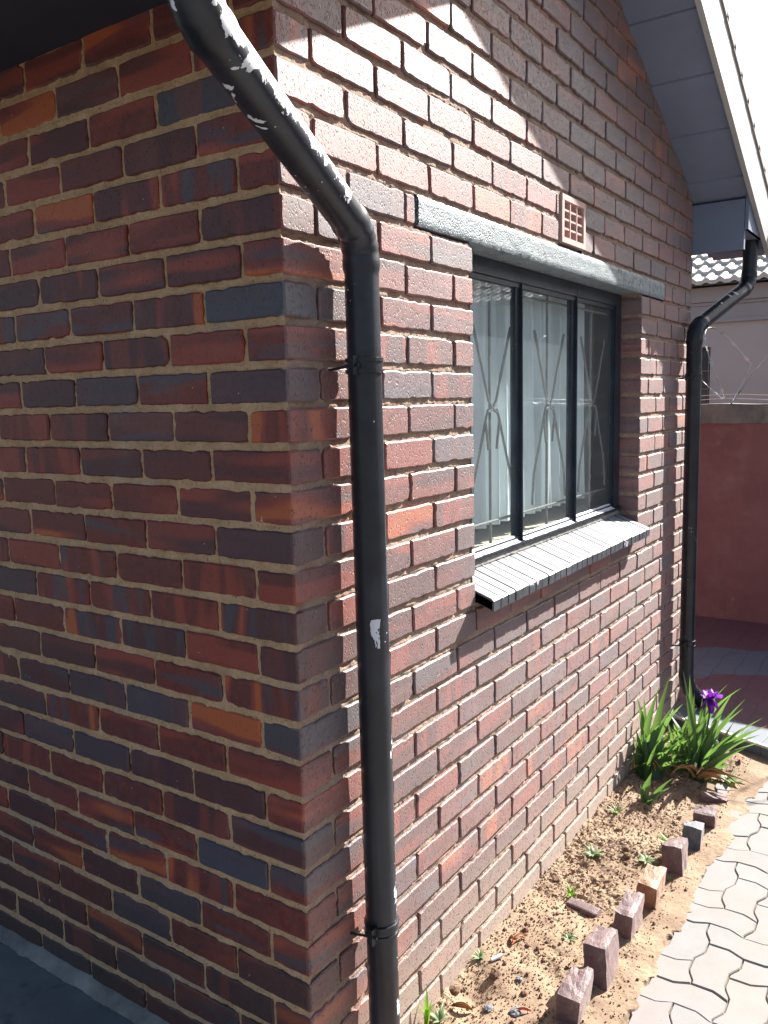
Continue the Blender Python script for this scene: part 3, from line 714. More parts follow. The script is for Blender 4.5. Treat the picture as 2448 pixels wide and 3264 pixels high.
# ------------------------------------------------------------------ curtains hanging in the window
def curtain(x0, x1, yc, amp, lab, folds):
    xs = np.linspace(x0, x1, 260); zs = np.linspace(1.262, 2.10, 26)
    ph = np.cumsum(np.random.default_rng(int(x0*100)).uniform(.5, 1.5, 260)); ph = ph/ph[-1]*folds*2*math.pi
    P = np.array([[(x+.006*math.sin(ph[i]*.5+z*4), yc+amp*math.sin(ph[i]+.3*math.sin(z*5))*(.7+.3*(2.1-z))+.25*amp*math.sin(ph[i]*2.3), z) for z in zs] for i, x in enumerate(xs)])
    mb = MB(); mb.grid(P); o = mb.build('curtain', M['curtain'], None, smooth=True); tagp(o, lab, 'curtain', 'curtains hanging behind the window'); return o
curtain(.80, 1.50, .190, .026, 'pale blue grey curtain hanging behind the left pane, left of the other curtain', 7)
curtain(1.515, 2.12, .194, .026, 'pale blue grey curtain hanging behind the middle pane, right of the other curtain', 7)

# ------------------------------------------------------------------ GROUND AND PAVING
def st(o): o['kind'] = 'structure'; return o
mb = MB(); mb.add([(-60, -60, -.045), (90, -60, -.045), (90, 60, -.045), (-60, 60, -.045)], [(0, 1, 2, 3)])
st(mb.build('ground', plain('trodden_ground', (.085, .075, .065), .95, .2, 2, .4, .01)))
# flower bed soil, lumpy
nx, ny = 640, 130
X, Y = np.meshgrid(np.linspace(-.10, 3.02, nx), np.linspace(-.60, .006, ny), indexing='ij'); P2 = np.stack([X, Y], -1)+20
def bed_h(P2, X, Y):
    h = (vnoise(P2, 3, 1)-.5)*.026+(vnoise(P2, 9, 2)-.5)*.016+(vnoise(P2, 30, 3)-.5)*.009
    rough = np.clip((vnoise(P2, 5.5, 12)+.5*vnoise(P2, 15, 13)-.62)*3, .12, 1)
    h = h+rough*(np.maximum(vnoise(P2, 62, 4)-.5, 0)*.016+(vnoise(P2, 130, 5)-.5)*.006+(vnoise(P2, 280, 6)-.5)*.004)
    yb = -.475-.05*np.clip(X-1.5, 0, 1.2)+(vnoise(P2, 12, 7)-.5)*.05+(vnoise(P2, 50, 8)-.5)*.02
    near = np.clip((-Y-.36)/.06, 0, 1); h = h*(1-near*.75)+.004*near+.008*np.clip((.10+Y)/.10, 0, 1)
    out = np.clip((yb-Y)/.022, 0, 1); h = h*(1-out)-.030*out
    h += -.035*np.exp(-(((X-.64)/.07)**2+((Y+.06)/.05)**2))
    return h
Z = bed_h(P2, X, Y)
mb = MB(); mb.grid(np.stack([X, Y, Z], -1), flip=True)
st(mb.build('flower_bed_soil', M['soil']))
def bedz(x, y): return float(bed_h(np.array([[x, y]])+20, np.array([x]), np.array([y]))[0])
# loose crumbs of soil
mb = MB(); ico = [(0,0,1),(.89,0,.45),(.28,.85,.45),(-.72,.53,.45),(-.72,-.53,.45),(.28,-.85,.45),(.72,.53,-.45),(-.28,.85,-.45),(-.89,0,-.45),(-.28,-.85,-.45),(.72,-.53,-.45),(0,0,-1)]
icf = [(0,1,2),(0,2,3),(0,3,4),(0,4,5),(0,5,1),(1,6,2),(2,7,3),(3,8,4),(4,9,5),(5,10,1),(6,7,2),(7,8,3),(8,9,4),(9,10,5),(10,6,1),(11,7,6),(11,8,7),(11,9,8),(11,10,9),(11,6,10)]
ico = np.array(ico)
for i in range(11000):
    x = rng.uniform(.2, 2.9); y = -abs(rng.normal(0, .20)) if i % 3 else -rng.uniform(0, .44)
    if y < -.47: continue
    s_ = rng.choice([.0014, .0020, .0028, .0040, .006], p=[.42, .32, .18, .065, .015])
    mb.add(ico*s_*rng.uniform(.6, 1.3, 3)*rng.uniform(.8, 1.2, (12, 1))+np.array([x, y, bedz(x, y)+s_*.4]), icf)
o = mb.build('soil_crumbs', M['clod']); o['kind'] = 'stuff'

# interlocking pavers laid in herringbone, edges wavy
def warp(x, y, Wd):
    t = lambda q: max(-1, min(1, 1.7*math.sin(q)))
    k = 2*math.pi/(2*Wd)
    return x+.0105*t(k*y+.6), y+.0105*t(k*x+.6)
Wd = .1055; X0, Y0 = 1.000, -.570
def paver_poly(x0, y0, x1, y1):
    g = .0017; pts = []
    def edge(ax, ay, bx, by, n):
        for i in range(n): pts.append((ax+(bx-ax)*i/n, ay+(by-ay)*i/n))
    nx_ = int(round((x1-x0)/Wd))*7; ny_ = int(round((y1-y0)/Wd))*7
    edge(x0+g, y0+g, x1-g, y0+g, nx_); edge(x1-g, y0+g, x1-g, y1-g, ny_); edge(x1-g, y1-g, x0+g, y1-g, nx_); edge(x0+g, y1-g, x0+g, y0+g, ny_)
    return pts
mb = MB()
def add_paver(i0, j0, i1, j1):
    x0, y0, x1, y1 = X0+i0*Wd, Y0+j0*Wd, X0+i1*Wd, Y0+j1*Wd
    cx, cy = (x0+x1)/2, (y0+y1)/2
    if cy > -.43-.02*min(max(cx-1.5, 0), 1.2) or cx > 2.92 or cx < -2.4 or cy < -4.2: return
    q = [warp(a, b, Wd) for a, b in paver_poly(x0, y0, x1, y1)]; n = len(q)
    dz = random.uniform(-.0015, .0015); tx, ty = random.uniform(-.012, .012), random.uniform(-.012, .012)
    zt = lambda x, y: .0+dz+tx*(x-cx)+ty*(y-cy)
    mx, my = sum(a for a, _ in q)/n, sum(b for _, b in q)/n
    qi = []
    for k in range(n):
        a = Vector(q[k-1]); b = Vector(q[(k+1) % n]); t = (b-a).normalized(); nn = Vector((-t.y, t.x)); qi.append((q[k][0]+nn.x*.0024, q[k][1]+nn.y*.0024))
    V = [(x, y, -.03) for x, y in q]+[(x, y, zt(x, y)-.0035) for x, y in q]+[(x, y, zt(x, y)) for x, y in qi]
    F = [(k, (k+1) % n, n+(k+1) % n, n+k) for k in range(n)]+[(n+k, n+(k+1) % n, 2*n+(k+1) % n, 2*n+k) for k in range(n)]+[tuple(range(2*n, 3*n))]
    mb.add(V, F, tone=(random.random()**2, random.random(), 0))
for i in range(-34, 22):
    for j in range(-36, 4):
        c = (i-j-1) % 4                    # herringbone: cells 0,1 -> horizontal pair; 2,3 -> vertical
        if c == 0: add_paver(i, j, i+2, j+1)
        if c == 3: add_paver(i, j, i+1, j+2)
st(mb.build('paving', M['paver']))
mb = MB(); mb.add([(-2.6, -4.4, -.009), (3.0, -4.4, -.009), (3.0, -.30, -.009), (-2.6, -.30, -.009)], [(0, 1, 2, 3)])
st(mb.build('joint_sand', plain('joint_sand', (.24, .175, .115), .95, .3, 60, .6, .003)))
# concrete slab on the shaded side with mortar fillet
mb = MB(); mb.box((-4.5, -.10, -.04), (.012, 4.5, .075)); st(mb.build('concrete_slab', M['slab']))
P = []
for i, y in enumerate(np.linspace(-.05, VL, 420)):
    a = mnoise.noise(Vector((y*14, 0, 0)))*.007; b = mnoise.noise(Vector((y*33, 4, 0)))*.005
    P.append([(-.030+a+b, y, .0765), (-.024+a, y, .086+b*.4), (-.010+b*.4, y, .097+a*.6), (.004, y, .106+a), (.02, y, .107+a)])
mb = MB(); mb.grid(np.array(P), flip=True); mb.build('mortar_fillet', M['cement'], house, smooth=True)
# red painted yard floor, a low step above the bed, pale strip along its edge
mb = MB(); e0 = (2.93, .05); e1 = (2.735, -.50); e2 = (1.60, -4.3)
poly = [(e0[0], 6.), e0, e1, (2.60, -1.1), (2.60, -6.5), (5.3, -6.5), (5.3, 6.)]
V = [(x, y, .058) for x, y in poly]+[(x, y, -.04) for x, y in poly]; k = len(poly)
mb.add(V, [tuple(range(k))]+[(i, k+i, k+(i+1) % k, (i+1) % k) for i in range(k)])
st(mb.build('yard_floor', M['redfloor']))
mb = MB(); pth = [Vector((x, y, .060)) for x, y in ((2.93, .05), (2.735, -.50), (2.60, -1.1), (2.60, -6.4))]; pth = resample(pth, .03)
P = [[(p.x-.006+mnoise.noise(p*20)*.002, p.y, .050), (p.x-.004, p.y, .0605), (p.x+.016+mnoise.noise(p*25)*.005, p.y, .0615)] for p in pth]
mb.grid(np.array(P)); st(mb.build('step_edge', plain('pale_step_edge', (.62, .60, .56), .7, .15, 20, .3)))

# ------------------------------------------------------------------ BOUNDARY WALL, RAZOR WIRE
bw = empty('boundary_wall', (4.98, 0, 0), 'low garden wall painted dull red with a stained grey cement cap, behind the far downpipe', 'wall')
def rough_box(mb, a, b, ny, nz, amp, seed):
    (x0, y0, z0), (x1, y1, z1) = a, b
    Yv, Zv = np.meshgrid(np.linspace(y0, y1, ny), np.linspace(z0, z1, nz), indexing='ij')
    X = x0+(vnoise(np.stack([Yv, Zv], -1)+30, 3, seed)-.5)*amp
    zz = Zv.copy(); zz[:, -1] += (vnoise(np.stack([Yv[:, -1], Yv[:, -1]*0], -1)+30, 4, seed+1)-.5)*amp
    mb.grid(np.stack([X, Yv, zz], -1), flip=False)
    top = np.array([[(X[i, -1], Yv[i, 0], zz[i, -1]), (x1, Yv[i, 0], zz[i, -1])] for i in range(ny)]); mb.grid(top)
    mb.add([(x1, y0, z0), (x1, y1, z0), (x1, y1, z1), (x1, y0, z1)], [(0, 1, 2, 3)])
    for y in (y0, y1): mb.add([(x0, y, z0), (x1, y, z0), (x1, y, z1), (x0, y, z1)], [(0, 1, 2, 3)])
mb = MB(); rough_box(mb, (4.98, -6.4, .03), (5.18, 5.5, 1.485), 160, 12, .012, 4); mb.build('wall_body', M['redwall'], bw)
mb = MB(); rough_box(mb, (4.968, -6.4, 1.481), (5.19, 5.5, 1.619), 200, 5, .016, 8); mb.build('wall_cap', M['cement'], bw)
rw = MB(); pts = []; turns = 26; rr = .30
for i in range(turns*44):
    t = i/44; an = t*2*math.pi
    wob = .04*math.sin(t*1.7)
    pts.append((5.08+math.cos(an)*(rr*.85+wob), -5.6+t*.44+.16*math.sin(an)*(1 if int(t)%2 else -1)+.05*math.sin(an*.5), 1.90+math.sin(an)*(rr-.015+wob)))
rw.tube(pts, .0032, 5, cap=False)
for i in range(0, len(pts)-1, 3):
    p = Vector(pts[i]); t = (Vector(pts[i+1])-p).normalized(); a_ = t.cross(Vector((.3, .5, .8))).normalized()
    for s_ in (-1, 1):
        rw.add([tuple(p-t*.012), tuple(p+t*.012), tuple(p+t*.022+a_*s_*.011), tuple(p-t*.022+a_*s_*.011)], [(0, 1, 2, 3)])
for yy in (0, 1): rw.tube([(5.06+.05*yy, y, 1.645+.01*math.sin(y*7)+.03*yy) for y in np.linspace(-6.2, 5.4, 160)], .0018, 5, cap=False)
o = rw.build('razor_wire', M['wire']); tagp(o, 'coil of silver razor wire running along the top of the red garden wall', 'razor wire')

# ------------------------------------------------------------------ NEIGHBOURING HOUSE
nb = empty('neighbouring_house', (9, 0, 0), 'grey plastered house with cream roof tiles and moulded eaves band beyond the garden wall', 'house')
NX = 9.0; NY0, NY1 = -12.0, 8.0
mb = MB(); wy0, wy1, wz0, wz1 = 1.25, 2.25, 1.35, 2.23
for a, b, c, d in ((NY0, wy0, 0, 2.9), (wy1, NY1, 0, 2.9), (wy0, wy1, 0, wz0), (wy0, wy1, wz1, 2.9)): mb.box((NX, a, c), (NX+.22, b, d))
mb.box((NX+.22, NY0, 0), (NX+8, NY0+.2, 2.9)); mb.box((NX+.22, NY1-.2, 0), (NX+8, NY1, 2.9)); mb.box((NX+7.8, NY0, 0), (NX+8, NY1, 2.9))
mb.build('wall', M['greywall'], nb)
mb = MB()
for z0, z1, d in ((2.50, 2.545, .055), (2.545, 2.70, .035), (2.70, 2.735, .060), (2.735, 2.90, .10)): mb.box((NX-d, NY0, z0), (NX+.001+.0, NY1, z1-.002))
mb.build('eaves_band', M['greytrim'], nb)
nw = MB(); nw.box((NX+.08, wy0, wz0), (NX+.12, wy0+.05, wz1)); nw.box((NX+.08, wy1-.05, wz0), (NX+.12, wy1, wz1)); nw.box((NX+.08, wy0+.05, wz0), (NX+.12, wy1-.05, wz0+.05)); nw.box((NX+.08, wy0+.05, wz1-.05), (NX+.12, wy1-.05, wz1)); nw.box((NX+.08, 1.72, wz0+.05), (NX+.12, 1.77, wz1-.05))
nwo = nw.build('window', M['darkwin'], nb)
mb = MB(); mb.box((NX+.10, wy0+.05, wz0+.05), (NX+.106, wy1-.05, wz1-.05)); mb.build('pane', plain('dark_window_pane', (.05, .06, .07), .15, .1, 5, .02), nwo)
mb = MB()
for i in range(8): mb.box((NX+.04, wy0+.02+i*.12, wz0), (NX+.052, wy0+.032+i*.12, wz1))
for z in (1.5, 1.62, 1.74, 1.95): mb.box((NX+.036, wy0, z), (NX+.044, wy1, z+.012))
mb.build('burglar_bars', M['bar'], nwo)
# tiled roof: each course a rolled profile lapping over the one below
mb = MB(); pitch = R(24); gauge = .33; ridge_n = 12; roll = .15
ny = int((NY1-NY0+.4)/roll*8)
ys = np.linspace(NY0-.2, NY1+.2, ny)
def prof(y):
    t = (y/roll) % 1.0; k = int(math.floor(y/roll))
    return .034*max(0., math.sin(math.pi*min(t/.62, 1.0)))**1.2 if t < .62 else .0
pz = np.array([prof(y) for y in ys])
for c in range(ridge_n):
    s0 = c*gauge-.02; s1 = (c+1)*gauge+.03
    A = np.array([NX-.30+s0*math.cos(pitch), 2.915+s0*math.sin(pitch)]); B = np.array([NX-.30+s1*math.cos(pitch), 2.915+s1*math.sin(pitch)])
    lift = .045
    yj = ys+random.uniform(-.004, .004)
    P = np.zeros((ny, 4, 3))
    for q, (base, lf) in enumerate(((A, -.0), (A, lift), ((A+B)/2, lift*.55), (B, .0))):
        P[:, q, 0] = base[0]; P[:, q, 1] = yj; P[:, q, 2] = base[1]+lf+(pz if q else pz*.6)
    mb.grid(P, flip=False)
mb.add([(NX-.3, NY0-.2, 2.90), (NX-.3, NY1+.2, 2.90), (NX+3.9, NY1+.2, 4.72), (NX+3.9, NY0-.2, 4.72)], [(0, 1, 2, 3)])
mb.add([(NX+3.6, NY0-.2, 4.73), (NX+3.6, NY1+.2, 4.73), (NX+8.2, NY1+.2, 2.9), (NX+8.2, NY0-.2, 2.9)], [(0, 1, 2, 3)])
mb.build('roof', M['tile'], nb)

# ------------------------------------------------------------------ EDGING BRICKS
def edging(x, y, rz, w_, d_, h, mat, label, tilt=(0, 0), z0=None, chip=0.0):
    n = 7; rs = np.random.default_rng(int(x*1000)); mb = MB()
    def sup(u, v, ww): return u*ww
    # rounded box as a subdivided cube pushed in at the corners
    pts = []; faces = []; N = 6; idx = {}
    Lx, Ly, Lz = w_/2, d_/2, (h+.05)/2
    for ax in range(3):
        for sg in (-1, 1):
            base = {}
            for i in range(N+1):
                for j in range(N+1):
                    a, b = -1+2*i/N, -1+2*j/N; q = [0, 0, 0]; q[ax] = sg; q[(ax+1) % 3] = a; q[(ax+2) % 3] = b
                    key = tuple(round(t, 4) for t in q)
                    if key not in idx:
                        p = np.array([q[0]*Lx, q[1]*Ly, q[2]*Lz]); r_ = .0065
                        inner = np.clip(p, [-Lx+r_, -Ly+r_, -Lz+r_], [Lx-r_, Ly-r_, Lz-r_]); dv = p-inner; L = np.linalg.norm(dv)
                        if L > 0: p = inner+dv/L*r_
                        nn = mnoise.noise(Vector(p.tolist())*40+Vector((x*9, y*9, 0)))
                        n3 = mnoise.noise_vector(Vector(p.tolist())*28+Vector((x*7, y*5, 3))); p = p*(1+.05*nn)+np.array(n3)*.0035; 
                        if q[2] > .6 and chip > 0 and q[0]+q[1] > .9: p[2] -= chip*(.5+.5*abs(nn)*2); p *= .97
                        idx[key] = len(pts); pts.append(p)
                    base[i, j] = idx[key]
            for i in range(N):
                for j in range(N):
                    q = (base[i, j], base[i+1, j], base[i+1, j+1], base[i, j+1]); faces.append(q if sg > 0 else q[::-1])
    P = np.array(pts); P[:, 2] += (h+.05)/2-.05
    mb.add(P, faces)
    o = mb.build('edging_brick', mat, None, smooth=False); o.location = (x, y, (bedz(x, y) if z0 is None else z0)); o.rotation_euler = (tilt[0], tilt[1], rz)
    return tagp(o, label, 'brick', 'bricks edging the flower bed')
G = 'edging bricks'
edging(.738, -.330, R(3), .130, .068, .098, M['eb_purple'], 'purple brown edging brick nearest the camera, cut off by the bottom of the photo', (R(6), R(-7)), chip=.012)
edging(.908, -.352, R(2), .128, .070, .112, M['eb_purple'], 'tallest edging brick with a flat pinkish sunlit top, second from the bottom', (R(-4), R(5)), chip=.004)
edging(1.166, -.345, R(1), .136, .062, .100, M['eb_purple'], 'dark purple edging brick just below the orange brown one', (R(5), R(-5)), chip=.006)
edging(1.378, -.352, R(2), .128, .070, .092, M['eb_orange'], 'orange brown edging brick leaning in the middle of the row', (R(6), R(-6)), chip=.006)
edging(1.598, -.378, R(4), .118, .074, .084, M['eb_purple'], 'brown rounded edging brick between the orange brown one and the blue grey one', (R(-3), R(8)), chip=.012)
edging(1.795, -.388, R(5), .090, .070, .078, M['eb_grey'], 'blue grey edging brick with small green weeds in front of it', (R(4), R(8)), chip=.006)
edging(1.985, -.392, R(6), .080, .084, .066, M['eb_purple'], 'dark red edging brick with rounded corners behind the blue grey one', (R(0), R(-8)), chip=.012)
edging(2.215, -.372, R(14), .075, .105, .022, M['eb_purple'], 'low brown edging brick almost sunk in the soil near the irises', (R(3), R(5)))
o = edging(1.190, -.188, R(-96), .110, .038, .016, M['eb_purple'], 'reddish brick end half buried flat in the middle of the flower bed', (R(4), R(0)))
del o['group']; o.name = 'buried_brick'

# ------------------------------------------------------------------ PLANTS
def blade(mb, base, tip, w_, bend=.15, fold=.25, seed=0, twist=0.0, tipk=1.0, side=None):
    """sword leaf from base to tip"""
    b = Vector(base); t = Vector(tip); d = t-b; L = d.length; n = 12
    view = Vector((-.80, -.58, .05)); w_ = w_*(1.22 if L > .12 else 1.0)
    sd = d.cross(view if side is None else side).normalized(); nr = sd.cross(d).normalized()
    rs = random.Random(seed); sag = bend*L*rs.uniform(.5, 1.0)*(1 if rs.random() > .5 else -1)
    outw = Vector((d.x, d.y, 0)); 
    V = []; uv = []
    for i in range(n+1):
        s_ = i/n; p = b.lerp(t, s_) + (-outw*.25*math.sin(math.pi*s_)*.5) + Vector((0, 0, 1))*(abs(sag)*.9*math.sin(math.pi*s_*.95)) + nr*sag*.3*math.sin(math.pi*s_)
        ww = w_*(.62+.5*math.sin(math.pi*min(1, s_*1.15+.12)))*(1 if s_ < .55 else max(0.02, 1-((s_-.55)/.45)**1.7))
        a_ = twist*s_; s2 = sd*math.cos(a_)+nr*math.sin(a_); n2 = nr*math.cos(a_)-sd*math.sin(a_)
        for q, u in ((-1, 0), (-.45, .25), (0, .5), (.45, .75), (1, 1)):
            V.append(tuple(p+s2*(ww*.5*q)+n2*(fold*ww*.35*(1-abs(q))))); uv.append((u, s_*tipk))
    F = [(i*5+k, i*5+k+1, (i+1)*5+k+1, (i+1)*5+k) for i in range(n) for k in range(4)]
    mb.add(V, F, uv=uv)
# specified leaves: (base, tip, width)
def dead_leaves(B, n, seed, parent):
    mb = MB(); rs = random.Random(seed)
    for i in range(n):
        an = rs.uniform(2.6, 5.6); L = rs.uniform(.10, .24); bx, by = B[0]+rs.uniform(-.03, .03), B[1]+rs.uniform(-.03, .02)
        blade(mb, (bx, by, .012), (bx+math.cos(an)*L, min(-.01, by+math.sin(an)*L), rs.uniform(.006, .10)), rs.uniform(.008, .016), .30, .9, seed+i, rs.uniform(-2, 2))
    mb.build('dry_leaves', M['leaf_dry'], parent, smooth=True)
irises = empty('iris_plant', (2.38, -.05, 0), 'tall clump of sword shaped iris leaves against the brick wall, left of the flower', 'plant', 'iris clumps at the end of the bed')
mb = MB(); B1 = (2.31, -.055, .0)
L1 = [((2.35, .0, .324), .024), ((2.36, -.028, .335), .022), ((2.38, -.09, .38), .024), ((2.44, -.122, .43), .024), ((2.36, -.20, .33), .026), ((2.38, -.215, .225), .026),
      ((2.34, .004, .185), .018), ((2.40, -.085, .25), .022), ((2.38, -.15, .30), .024), ((2.30, -.25, .20), .026), ((2.25, -.17, .14), .022), ((2.48, -.14, .28), .024),
      ((2.20, -.10, .10), .016), ((2.27, -.26, .12), .024), ((2.42, -.24, .18), .026), ((2.30, -.12, .24), .022), ((2.24, -.045, .20), .020), ((2.36, -.16, .20), .026)]
for i, (t, w_) in enumerate(L1):
    bx = B1[0]+random.uniform(-.04, .05); by = B1[1]+random.uniform(-.04, .03)
    blade(mb, (bx, by, bedz(bx, by)-.005), t, w_, .10, .3, i, random.uniform(-.4, .4), tipk=1.08 if i in (6, 0) else 1)
for i in range(46):
    an = random.uniform(0, 2*math.pi); bx = B1[0]+random.uniform(-.07, .08); by = B1[1]+random.uniform(-.07, .035); L = random.uniform(.06, .26); lean = random.uniform(.1, .9)
    tx, ty = bx+math.cos(an)*L*lean, min(-.012, by+math.sin(an)*L*lean)
    blade(mb, (bx, by, bedz(bx, by)-.005), (tx, ty, L*math.sqrt(max(.1, 1-lean*lean*.8))), random.uniform(.010, .022), .15, .3, 50+i, random.uniform(-.8, .8), tipk=random.choice([1, 1, 1.07]))
mb.build('leaves', M['iris'], irises, smooth=True); dead_leaves(B1, 7, 900, irises)
iris2 = empty('iris_plant', (2.38, -.28, 0), 'iris clump with the purple flower, fanning out in front of the far downpipe', 'plant', 'iris clumps at the end of the bed')
mb = MB(); B2 = (2.372, -.275, .0)
L2 = [((2.42, -.288, .345), .024), ((2.40, -.215, .288), .024), ((2.44, -.348, .305), .024), ((2.41, -.393, .392), .026), ((2.44, -.505, .222), .026), ((2.42, -.472, .242), .024),
      ((2.42, -.523, .205), .022), ((2.46, -.43, .232), .024), ((2.50, -.505, .28), .022), ((2.50, -.525, .25), .022), ((2.52, -.41, .39), .018), ((2.56, -.345, .385), .014),
      ((2.50, -.433, .352), .018), ((2.52, -.42, .30), .020), ((2.36, -.33, .25), .026), ((2.38, -.36, .30), .026), ((2.34, -.22, .17), .022), ((2.46, -.26, .34), .028),
      ((2.52, -.21, .33), .028), ((2.55, -.18, .40), .026), ((2.50, -.16, .44), .020), ((2.34, -.40, .16), .022), ((2.30, -.35, .20), .022), ((2.60, -.26, .30), .026)]
for i, (t, w_) in enumerate(L2):
    bx = B2[0]+random.uniform(-.02, .03); by = B2[1]+random.uniform(-.025, .02)
    if t[0] > 2.5: bx += .10; by += .06
    blade(mb, (bx, by, bedz(bx, by)-.005), t, w_, .10, .3, 100+i, random.uniform(-.35, .35))
for i in range(60):
    an = random.uniform(0, 2*math.pi); bx = B2[0]+random.uniform(-.02, .20); by = B2[1]+random.uniform(-.04, .14); L = random.uniform(.08, .28); lean = random.uniform(.15, .95)
    tx, ty = bx+math.cos(an)*L*lean, min(-.02, by+math.sin(an)*L*lean)
    blade(mb, (bx, by, bedz(min(bx, 2.8), by)-.005), (tx, ty, L*math.sqrt(max(.1, 1-lean*lean*.8))), random.uniform(.012, .024), .15, .3, 150+i, random.uniform(-.8, .8), tipk=random.choice([1, 1, 1.07]))
mb.build('leaves', M['iris'], iris2, smooth=True); dead_leaves(B2, 8, 950, iris2)
FC = Vector((2.44, -.298, .352))
mb = MB(); mb.tube([(2.40, -.275, .0), (2.415, -.285, .15), (2.435, -.296, .27), tuple(FC+Vector((0, 0, -.02)))], .0042, 8); mb.build('stem', M['iris'], iris2, smooth=True)
def petal(mb, c, dirv, L, w_, curl, seed, ruffle=.006):
    rs = random.Random(seed); d = Vector(dirv).normalized(); s_ = d.cross(Vector((0, 0, 1))).normalized(); u = s_.cross(d)
    P = np.zeros((9, 9, 3))
    for i in range(9):
        t = i/8; ww = w_*math.sin(math.pi*min(1, .12+t*.80))**.7
        for j in range(9):
            q = -1+j/4; p = Vector(c)+d*(L*t)+s_*(ww*.5*q)+u*(curl*L*t*t)+u*(.25*ww*q*q*(-1 if curl < 0 else 1)*.5)+Vector((1, .5, .6))*ruffle*math.sin(j*2.3+i*1.3+seed)*t
            P[i, j] = tuple(p)
    mb.grid(P)
mb = MB()
for k in range(3):
    an = k*2*math.pi/3+.5; petal(mb, FC, (math.cos(an)*.55, math.sin(an)*.55, .75), .046, .046, -.62, k)
for k in range(4):
    an = k*2*math.pi/4+.2; petal(mb, FC+Vector((0, 0, .004)), (math.cos(an)*.3, math.sin(an)*.3, .9), .034, .034, -.6, k+9, .008)
fl = mb.build('flower', M['petal'], iris2, smooth=True, label='ruffled purple iris flower')
mb = MB()
for k in range(3):
    an = k*2*math.pi/3+3.5; petal(mb, FC, (math.cos(an)*.8, math.sin(an)*.8, -.15), .050, .034, -.95, k+20, .004)
mb.build('fall_petal', M['fall'], fl, smooth=True)
for c in ((2.40, -.34, .17), (2.30, -.275, .09), (2.345, -.12, .16)):
    mb = MB(); mb.add(ico*np.array([.007, .007, .013])+np.array(c), icf); mb.build('bud', M['bud'], iris2, smooth=True)
y3 = empty('young_iris', (2.0, -.150, 0), 'small young iris shoot with cut tip alone in the soil in front of the clumps', 'plant')
mb = MB()
for i, (t, w_) in enumerate([((2.03, -.165, .135), .026), ((2.06, -.245, .120), .014), ((2.05, -.235, .078), .016), ((2.0, -.125, .09), .014), ((1.98, -.15, .085), .014), ((2.04, -.20, .07), .018), ((1.97, -.19, .05), .012)]):
    blade(mb, (2.0+random.uniform(-.008, .008), -.15+random.uniform(-.01, .01), -.004), t, w_, .08, .3, 300+i, 0)
mb.build('leaves', M['iris'], y3, smooth=True)
def weed(name, x, y, n, L, w_, mat, label, flat=.25, grp=None):
    mb = MB(); z = bedz(min(max(x, -.05), 2.9), max(y, -.55))
    rs = random.Random(int(x*977))
    for i in range(n):
        an = i*2.4+rs.uniform(-.3, .3); l = L*rs.uniform(.6, 1.1)
        blade(mb, (0, 0, -.003), (math.cos(an)*l, min(math.sin(an)*l, -y-.004), l*(flat+rs.uniform(-.1, .15))), w_*rs.uniform(.7, 1.2), .12, .5, i+int(x*50), rs.uniform(-.5, .5), side=Vector((0, 0, 1)))
    o = mb.build(name, mat, None, smooth=True); o.location = (x, y, z); return tagp(o, label, 'weed', grp)
WG = 'weeds growing in the flower bed'
weed('weed', .765, -.020, 12, .035, .010, M['weed'], 'pale silvery weed rosette at the wall foot beside the white chip', .35, WG)
weed('weed', 1.020, -.205, 14, .036, .010, M['weed'], 'flat grey green weed rosette in the middle of the bed behind the second brick', .12, WG)
weed('weed', 1.235, -.125, 6, .038, .007, M['weed_bright'], 'tiny yellow green sprout beside the half buried brick', .9, WG)
weed('weed', 1.515, -.038+(-.06), 13, .050, .014, M['weed'], 'bleached white green weed rosette near the wall, left of the young iris shoot', .25, WG)
weed('weed', 1.560, -.285, 16, .050, .013, M['weed'], 'leafy pale weed between the rounded brown brick and the wall', .20, WG)
weed('weed', 1.500, -.372, 10, .034, .009, M['weed'], 'small green weed at the foot of the rounded brown brick', .25, WG)
weed('weed', 1.690, -.335, 5, .062, .022, M['weed_bright'], 'bright green seedling in front of the blue grey brick', .75, WG)
weed('weed', 1.930, -.380, 5, .028, .020, M['weed'], 'pale blue green leaf in front of the dark red brick', .3, WG)
weed('weed', 2.42, -.380, 16, .085, .034, M['weed'], 'broad leaved weed at the foot of the flowering iris', .22, WG)
weed('weed', .490, -.040, 9, .050, .012, M['weed'], 'pale feathery weed at the bottom beside the near downpipe', .5, WG)
weed('weed', .455, -.020, 4, .046, .010, M['weed_bright'], 'two bright green blades against the bricks beside the near downpipe', 2.2, WG)
weed('weed', 1.86, -.075, 7, .055, .010, M['weed'], 'wispy pale weed against the wall foot behind the young iris shoot', .6, WG)

# ------------------------------------------------------------------ SMALL LITTER
def clod(x, y, s_, label, mat=M['clod'], sq=(1, 1, .75)):
    mb = MB(); N = 9; pts = []
    P = np.zeros((N+1, 13, 3))
    for i in range(N+1):
        for j in range(13):
            th = math.pi*i/N; ph = 2*math.pi*(j % 12)/12; d = Vector((math.sin(th)*math.cos(ph), math.sin(th)*math.sin(ph), math.cos(th)))
            r_ = s_*(1+.35*mnoise.noise(d*1.8+Vector((x*40, y*40, 0)))+.15*mnoise.noise(d*6)); P[i, j] = (d.x*r_*sq[0], d.y*r_*sq[1], d.z*r_*sq[2])
    mb.grid(P, flip=True); o = mb.build('soil_clod' if mat is M['clod'] else 'pebble', mat, None, smooth=False); o.location = (x, y, bedz(x, y)+s_*.35)
    return tagp(o, label, 'clod' if mat is M['clod'] else 'stone', 'clods and stones lying on the bed')
clod(.735, -.088, .017, 'round pale stone like clod below the white chip', sq=(1, .9, .95))
clod(.757, -.155, .0105, 'small dark stone to the right of the round clod', M['eb_grey'])
clod(.712, -.192, .0105, 'brown clod between the round clod and the nearest brick')
